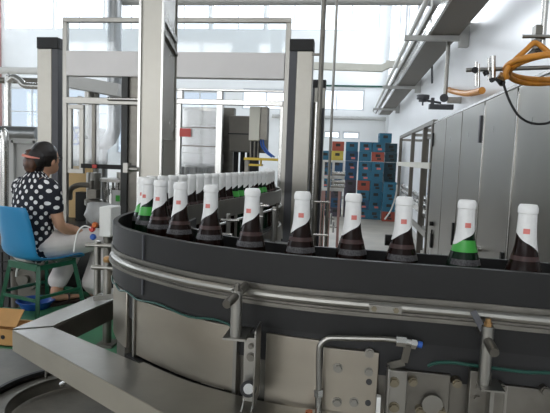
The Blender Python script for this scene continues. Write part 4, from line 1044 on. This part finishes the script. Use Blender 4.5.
# hands: palm and five bent fingers
def hand(w, d, side, up):
    w, d, side, up = Vector(w), Vector(d).normalized(), Vector(side).normalized(), Vector(up).normalized()
    ch_ = []
    pc = w+d*.045
    ch_.append([(tuple(w), (.026, .02)), (tuple(pc), (.033, .016)), (tuple(w+d*.082), (.034, .013))])
    m = [skin_mesh('h', ch_, 1, side)]
    for k, L in enumerate((.062, .070, .066, .052)):
        base = w+d*.08+side*(.027-.018*k)
        m.append(skin_mesh('f', [[(tuple(base-d*.02), .009), (tuple(base+d*L*.45-up*.004), .0085), (tuple(base+d*L*.8-up*.014), .0078), (tuple(base+d*L-up*.026), .006)]], 1))
    tb = w+d*.03+side*.028
    m.append(skin_mesh('f', [[(tuple(tb-side*.012), .011), (tuple(tb+side*.02+d*.022-up*.004), .0095), (tuple(tb+side*.022+d*.052-up*.012), .007)]], 1))
    return m
parts = [body]+hand(V(.15, .225, .165), (-.45, .8, -.12), (-.8, -.45, .1), (0, .1, 1))+hand(V(-.10, .27, .19), (.5, .8, -.15), (.8, -.5, .1), (0, .1, 1))
# bare ankles and feet
for (x, y, yaw) in ((.12, .38, -.05), (.02, .13, .25)):
    d = Vector((math.sin(yaw), math.cos(yaw), 0))
    a = Vector((x, y, .115))
    parts.append(skin_mesh('ft', [[(tuple(a), .036), (tuple(a+Vector((0, 0, -.05))), .034), (tuple(a+d*.05+Vector((0, 0, -.068))), (.036, .024)), (tuple(a+d*.14+Vector((0, 0, -.076))), (.036, .016)), (tuple(a+d*.18+Vector((0, 0, -.078))), (.028, .012))]], 1))
bo = fuse('body', parts, hd, .0055, SKIN, wm, 2)
# face: eyes and lips
for s_ in (-1, 1):
    b = MB(); b.ell(HD+Vector((s_*.031, .079, .010)), (.012, .008, .007), 12, 8); obj('eye', b, WHITEP, wm, local=True)
b = MB(); b.ell(HD+Vector((0, .088, -.055)), (.019, .006, .007), 12, 8); obj('lips', b, REDCLIP, wm, local=True)
# hair: cap, brown side fall, bun
b = MB(); hc_ = HD+Vector((0, -.016, .022))
b.ell(hc_, (.086, .096, .100), 28, 20)
b.ell(HD+Vector((0, -.085, .0)), (.075, .055, .075), 20, 14); b.ell(HD+Vector((0, -.075, -.055)), (.05, .04, .05), 18, 12)
for v in b.bm.verts:
    rel = v.co-HD
    if rel.y > .035 and rel.z < .055: v.co.y = HD.y+.035+(rel.y-.035)*.0
    v.co += Vector((math.sin(rel.z*180+rel.x*60), math.sin(rel.z*150+rel.x*90), math.sin(rel.x*170)))*.0018
hair = fuse('hair', [], b, .006, HAIRM, wm, 1)
b = MB(); b.ell(HD+Vector((-.012, -.120, -.03)), (.058, .034, .066), 20, 14); b.ell(HD+Vector((-.03, -.108, .03)), (.038, .028, .036), 16, 10)
for v in b.bm.verts: rel = v.co-HD; v.co += Vector((math.sin(rel.z*210), math.sin(rel.z*190+rel.x*120), 0))*.003
bun = obj('hair_bun', b, HAIRB, hair, local=True)
b = MB(); b.tube([HD+Vector((-.075, -.125, .030)), HD+Vector((-.03, -.160, .022)), HD+Vector((.03, -.152, .012)), HD+Vector((.075, -.115, .006))], [.004, .009, .008, .003], 10); obj('hair_clip', b, REDCLIP, hair, local=True)
b = MB()
for s_ in (-1, 1):
    b.tube([HD+Vector((s_*.052, .088, .012)), HD+Vector((s_*.077, .07, .013)), HD+Vector((s_*.084, -.01, .010))], .0028, 8)
    b.tube([HD+Vector((s_*.032+.022*math.cos(a), .090, .010+.016*math.sin(a))) for a in [2*PI*k/20 for k in range(20)]], .0022, 8, closed=True)
b.tube([HD+Vector((-.010, .091, .012)), HD+Vector((.010, .091, .012))], .002, 8)
obj('glasses', b, BLACK, wm, local=True)
# polka dot top with short sleeves
dm = mat('polka_dot_cloth', '171a26', .8); nt = dm.node_tree; bsdf = nt.nodes['Principled BSDF']
tc = nt.nodes.new('ShaderNodeTexCoord'); sp = nt.nodes.new('ShaderNodeSeparateXYZ'); nt.links.new(tc.outputs['Object'], sp.inputs[0])
def mth(op, a, b_=None):
    n = nt.nodes.new('ShaderNodeMath'); n.operation = op
    for i, v in enumerate((a, b_)):
        if v is None: continue
        if isinstance(v, (int, float)): n.inputs[i].default_value = v
        else: nt.links.new(v, n.inputs[i])
    return n.outputs[0]
ay = mth('ADD', sp.outputs[1], .02)
ang_ = mth('MULTIPLY', mth('ARCTAN2', sp.outputs[0], mth('MULTIPLY', ay, -1)), .165)
cv = nt.nodes.new('ShaderNodeCombineXYZ'); nt.links.new(mth('ADD', ang_, sp.outputs[2]), cv.inputs[0]); nt.links.new(mth('SUBTRACT', ang_, sp.outputs[2]), cv.inputs[1])
vo = nt.nodes.new('ShaderNodeTexVoronoi'); vo.voronoi_dimensions = '2D'; vo.inputs['Scale'].default_value = 14.5; vo.inputs['Randomness'].default_value = .3
nt.links.new(cv.outputs[0], vo.inputs['Vector'])
lt = mth('LESS_THAN', vo.outputs['Distance'], .27)
mx = nt.nodes.new('ShaderNodeMixRGB'); mx.inputs[1].default_value = lin('171a26'); mx.inputs[2].default_value = lin('e6e6e6'); nt.links.new(lt, mx.inputs[0]); nt.links.new(mx.outputs[0], bsdf.inputs['Base Color'])
tt = [(V(0, -.03, .06), (.16, .13)), (V(0, -.045, .20), (.15, .122)), (V(0, -.045, .36), (.155, .118)), (V(0, -.03, .475), (.142, .108)), (V(0, -.005, .53), (.085, .07))]
tR = [(V(0, -.03, .475), (.142, .108)), (V(.10, -.025, .495), .078), (V(.150, -.02, .470), .066), (V(.168, -.008, .39), .057), (V(.174, .0, .35), .053)]
tL = [(V(0, -.03, .475), (.142, .108)), (V(-.10, -.025, .495), .078), (V(-.150, -.02, .470), .066), (V(-.166, .012, .40), .057), (V(-.172, .03, .355), .053)]
fuse('polka_dot_top', [skin_mesh('t', [tt, tR, tL])], None, .007, dm, wm, 2)
# loose white trousers, a little wide at the hem
pw = (.165, .135)
pR = [(V(0, -.03, .085), pw), (V(.095, .03, .09), .104), (V(.125, .22, .088), .096), (V(.135, .44, .075), .082), (V(.135, .46, -.07), .095), (V(.135, .40, -.25), .108)]
pL = [(V(0, -.03, .085), pw), (V(-.095, .03, .09), .104), (V(-.115, .22, .088), .096), (V(-.105, .42, .07), .08), (V(-.045, .27, -.11), .073), (V(.012, .15, -.20), .068)]
tr = fuse('trousers', [skin_mesh('p', [pR, pL])], None, .007, PANTS, wm, 2)
for (x, y, yaw) in ((.12, .38, -.05), (.02, .13, .25)):
    d = Vector((math.sin(yaw), math.cos(yaw), 0)); sd_ = Vector((d.y, -d.x, 0))
    a = Vector((x, y, .012)); b = MB()
    out = []
    for t_, w in ((-.055, .028), (-.03, .038), (.04, .038), (.11, .044), (.17, .042), (.205, .02)): out.append((a+d*t_, w))
    poly = [(p+sd_*w) for p, w in out]+[(p-sd_*w) for p, w in out[::-1]]
    b.prism([(p.x, p.y) for p in poly], 0, .022); b.tube([a+d*.08-sd_*.042+Vector((0, 0, .01)), a+d*.085-sd_*.03+Vector((0, 0, .05)), a+d*.09+Vector((0, 0, .058)), a+d*.085+sd_*.03+Vector((0, 0, .05)), a+d*.08+sd_*.042+Vector((0, 0, .01))], .008, 8)
    obj('sandal', b, SHOE, wm, local=True)

# carton at the left edge
cx = thing('cardboard_carton', 'open brown cardboard carton with hand hole at the lower left edge', 'carton', (-2.0, 2.83, PZ))
xr = onY(14, 338, 2.72).x; zt = onY(8, 330, 2.72).z
b = MB(); x0, x1, y0, y1 = xr-.5, xr, 2.72, 2.90
b.box(x0, x1, y0, y0+.006, PZ, zt); b.box(x0, x1, y1-.006, y1, PZ, zt); b.box(x0, x0+.006, y0, y1, PZ, zt); b.box(x1-.006, x1, y0, y1, PZ, zt); b.box(x0, x1, y0, y1, PZ, PZ+.006); obj('walls', b, CARD, cx)
b = MB(); b.bar((x0+.25, y0+.02, zt+.012), (x0+.25, y0+.10, zt+.09), .5, .005, (0, -1, 1)); obj('flap', b, CARD, cx)
b = MB(); b.bar((x0+.25, y1+.003, zt+.002), (x0+.25, y1+.05, zt-.09), .5, .005, (0, -1, .5)); obj('flap', b, CARDY, cx)
p = onY(3, 337, 2.72); b = MB(); b.cyl((p.x, 2.716, p.z), (p.x, 2.722, p.z), .012, 16); obj('hand_hole', b, BLACK, cx)
# things on the platform under and behind the chair
bb_ = thing('basin', 'shallow blue plastic basin under the chair', 'basin', (-2.14, 3.46, PZ))
b = MB(); b.lathe([(0, 0), (.09, 0), (.12, .05), (.128, .05), (.128, .055), (.116, .055), (.088, .006), (0, .006)], (-2.14, 3.46, PZ), 32); obj('bowl', b, BLUEP, bb_)
mo = thing('pump_motor', 'small grey pump motor with white cable beside the chair legs', 'motor', (-2.33, 3.75, 0))
b = MB(); b.cyl((-2.33, 3.65, .60), (-2.33, 3.95, .60), .085, 20); b.box(-2.42, -2.24, 3.68, 3.92, .0, .53); b.cyl((-2.33, 3.62, .60), (-2.33, 3.65, .60), .03, 14); obj('housing', b, BROWNB, mo)
b = MB(); b.tube(smooth([(-2.40, 3.63, .62), (-2.36, 3.60, .70), (-2.28, 3.60, .72), (-2.22, 3.62, .66), (-2.24, 3.63, .58)], 5), .008, 8); obj('cable', b, WHITEP, mo)
pipe('brown_hose', [onY(-6, 232, 3.9), onY(2, 240, 3.9), onY(9, 250, 3.9), onY(14, 262, 3.9), (onY(16, 280, 3.9).x, 3.9, .025)], .03, SKIN if False else BROWNB, 'brown hose hanging down at the left edge behind the chair', 'hose', k=4)
rf = MB(); 
for px in (2, 9): rf.cyl((onY(px, 260, 3.8).x, 3.8, 0), (onY(px, 255, 3.8).x, 3.8, onY(px, 252, 3.8).z), .008, 8)
rf.cyl(onY(-3, 272, 3.8), onY(12, 270, 3.8), .008, 8); rf.cyl(onY(-3, 262, 3.8), onY(10, 262, 3.8), .006, 8)
solo('wire_stand', rf, BLACKP, 'thin dark wire stand at the left edge behind the blue chair', 'stand')
SC.view_settings.exposure = 0.1
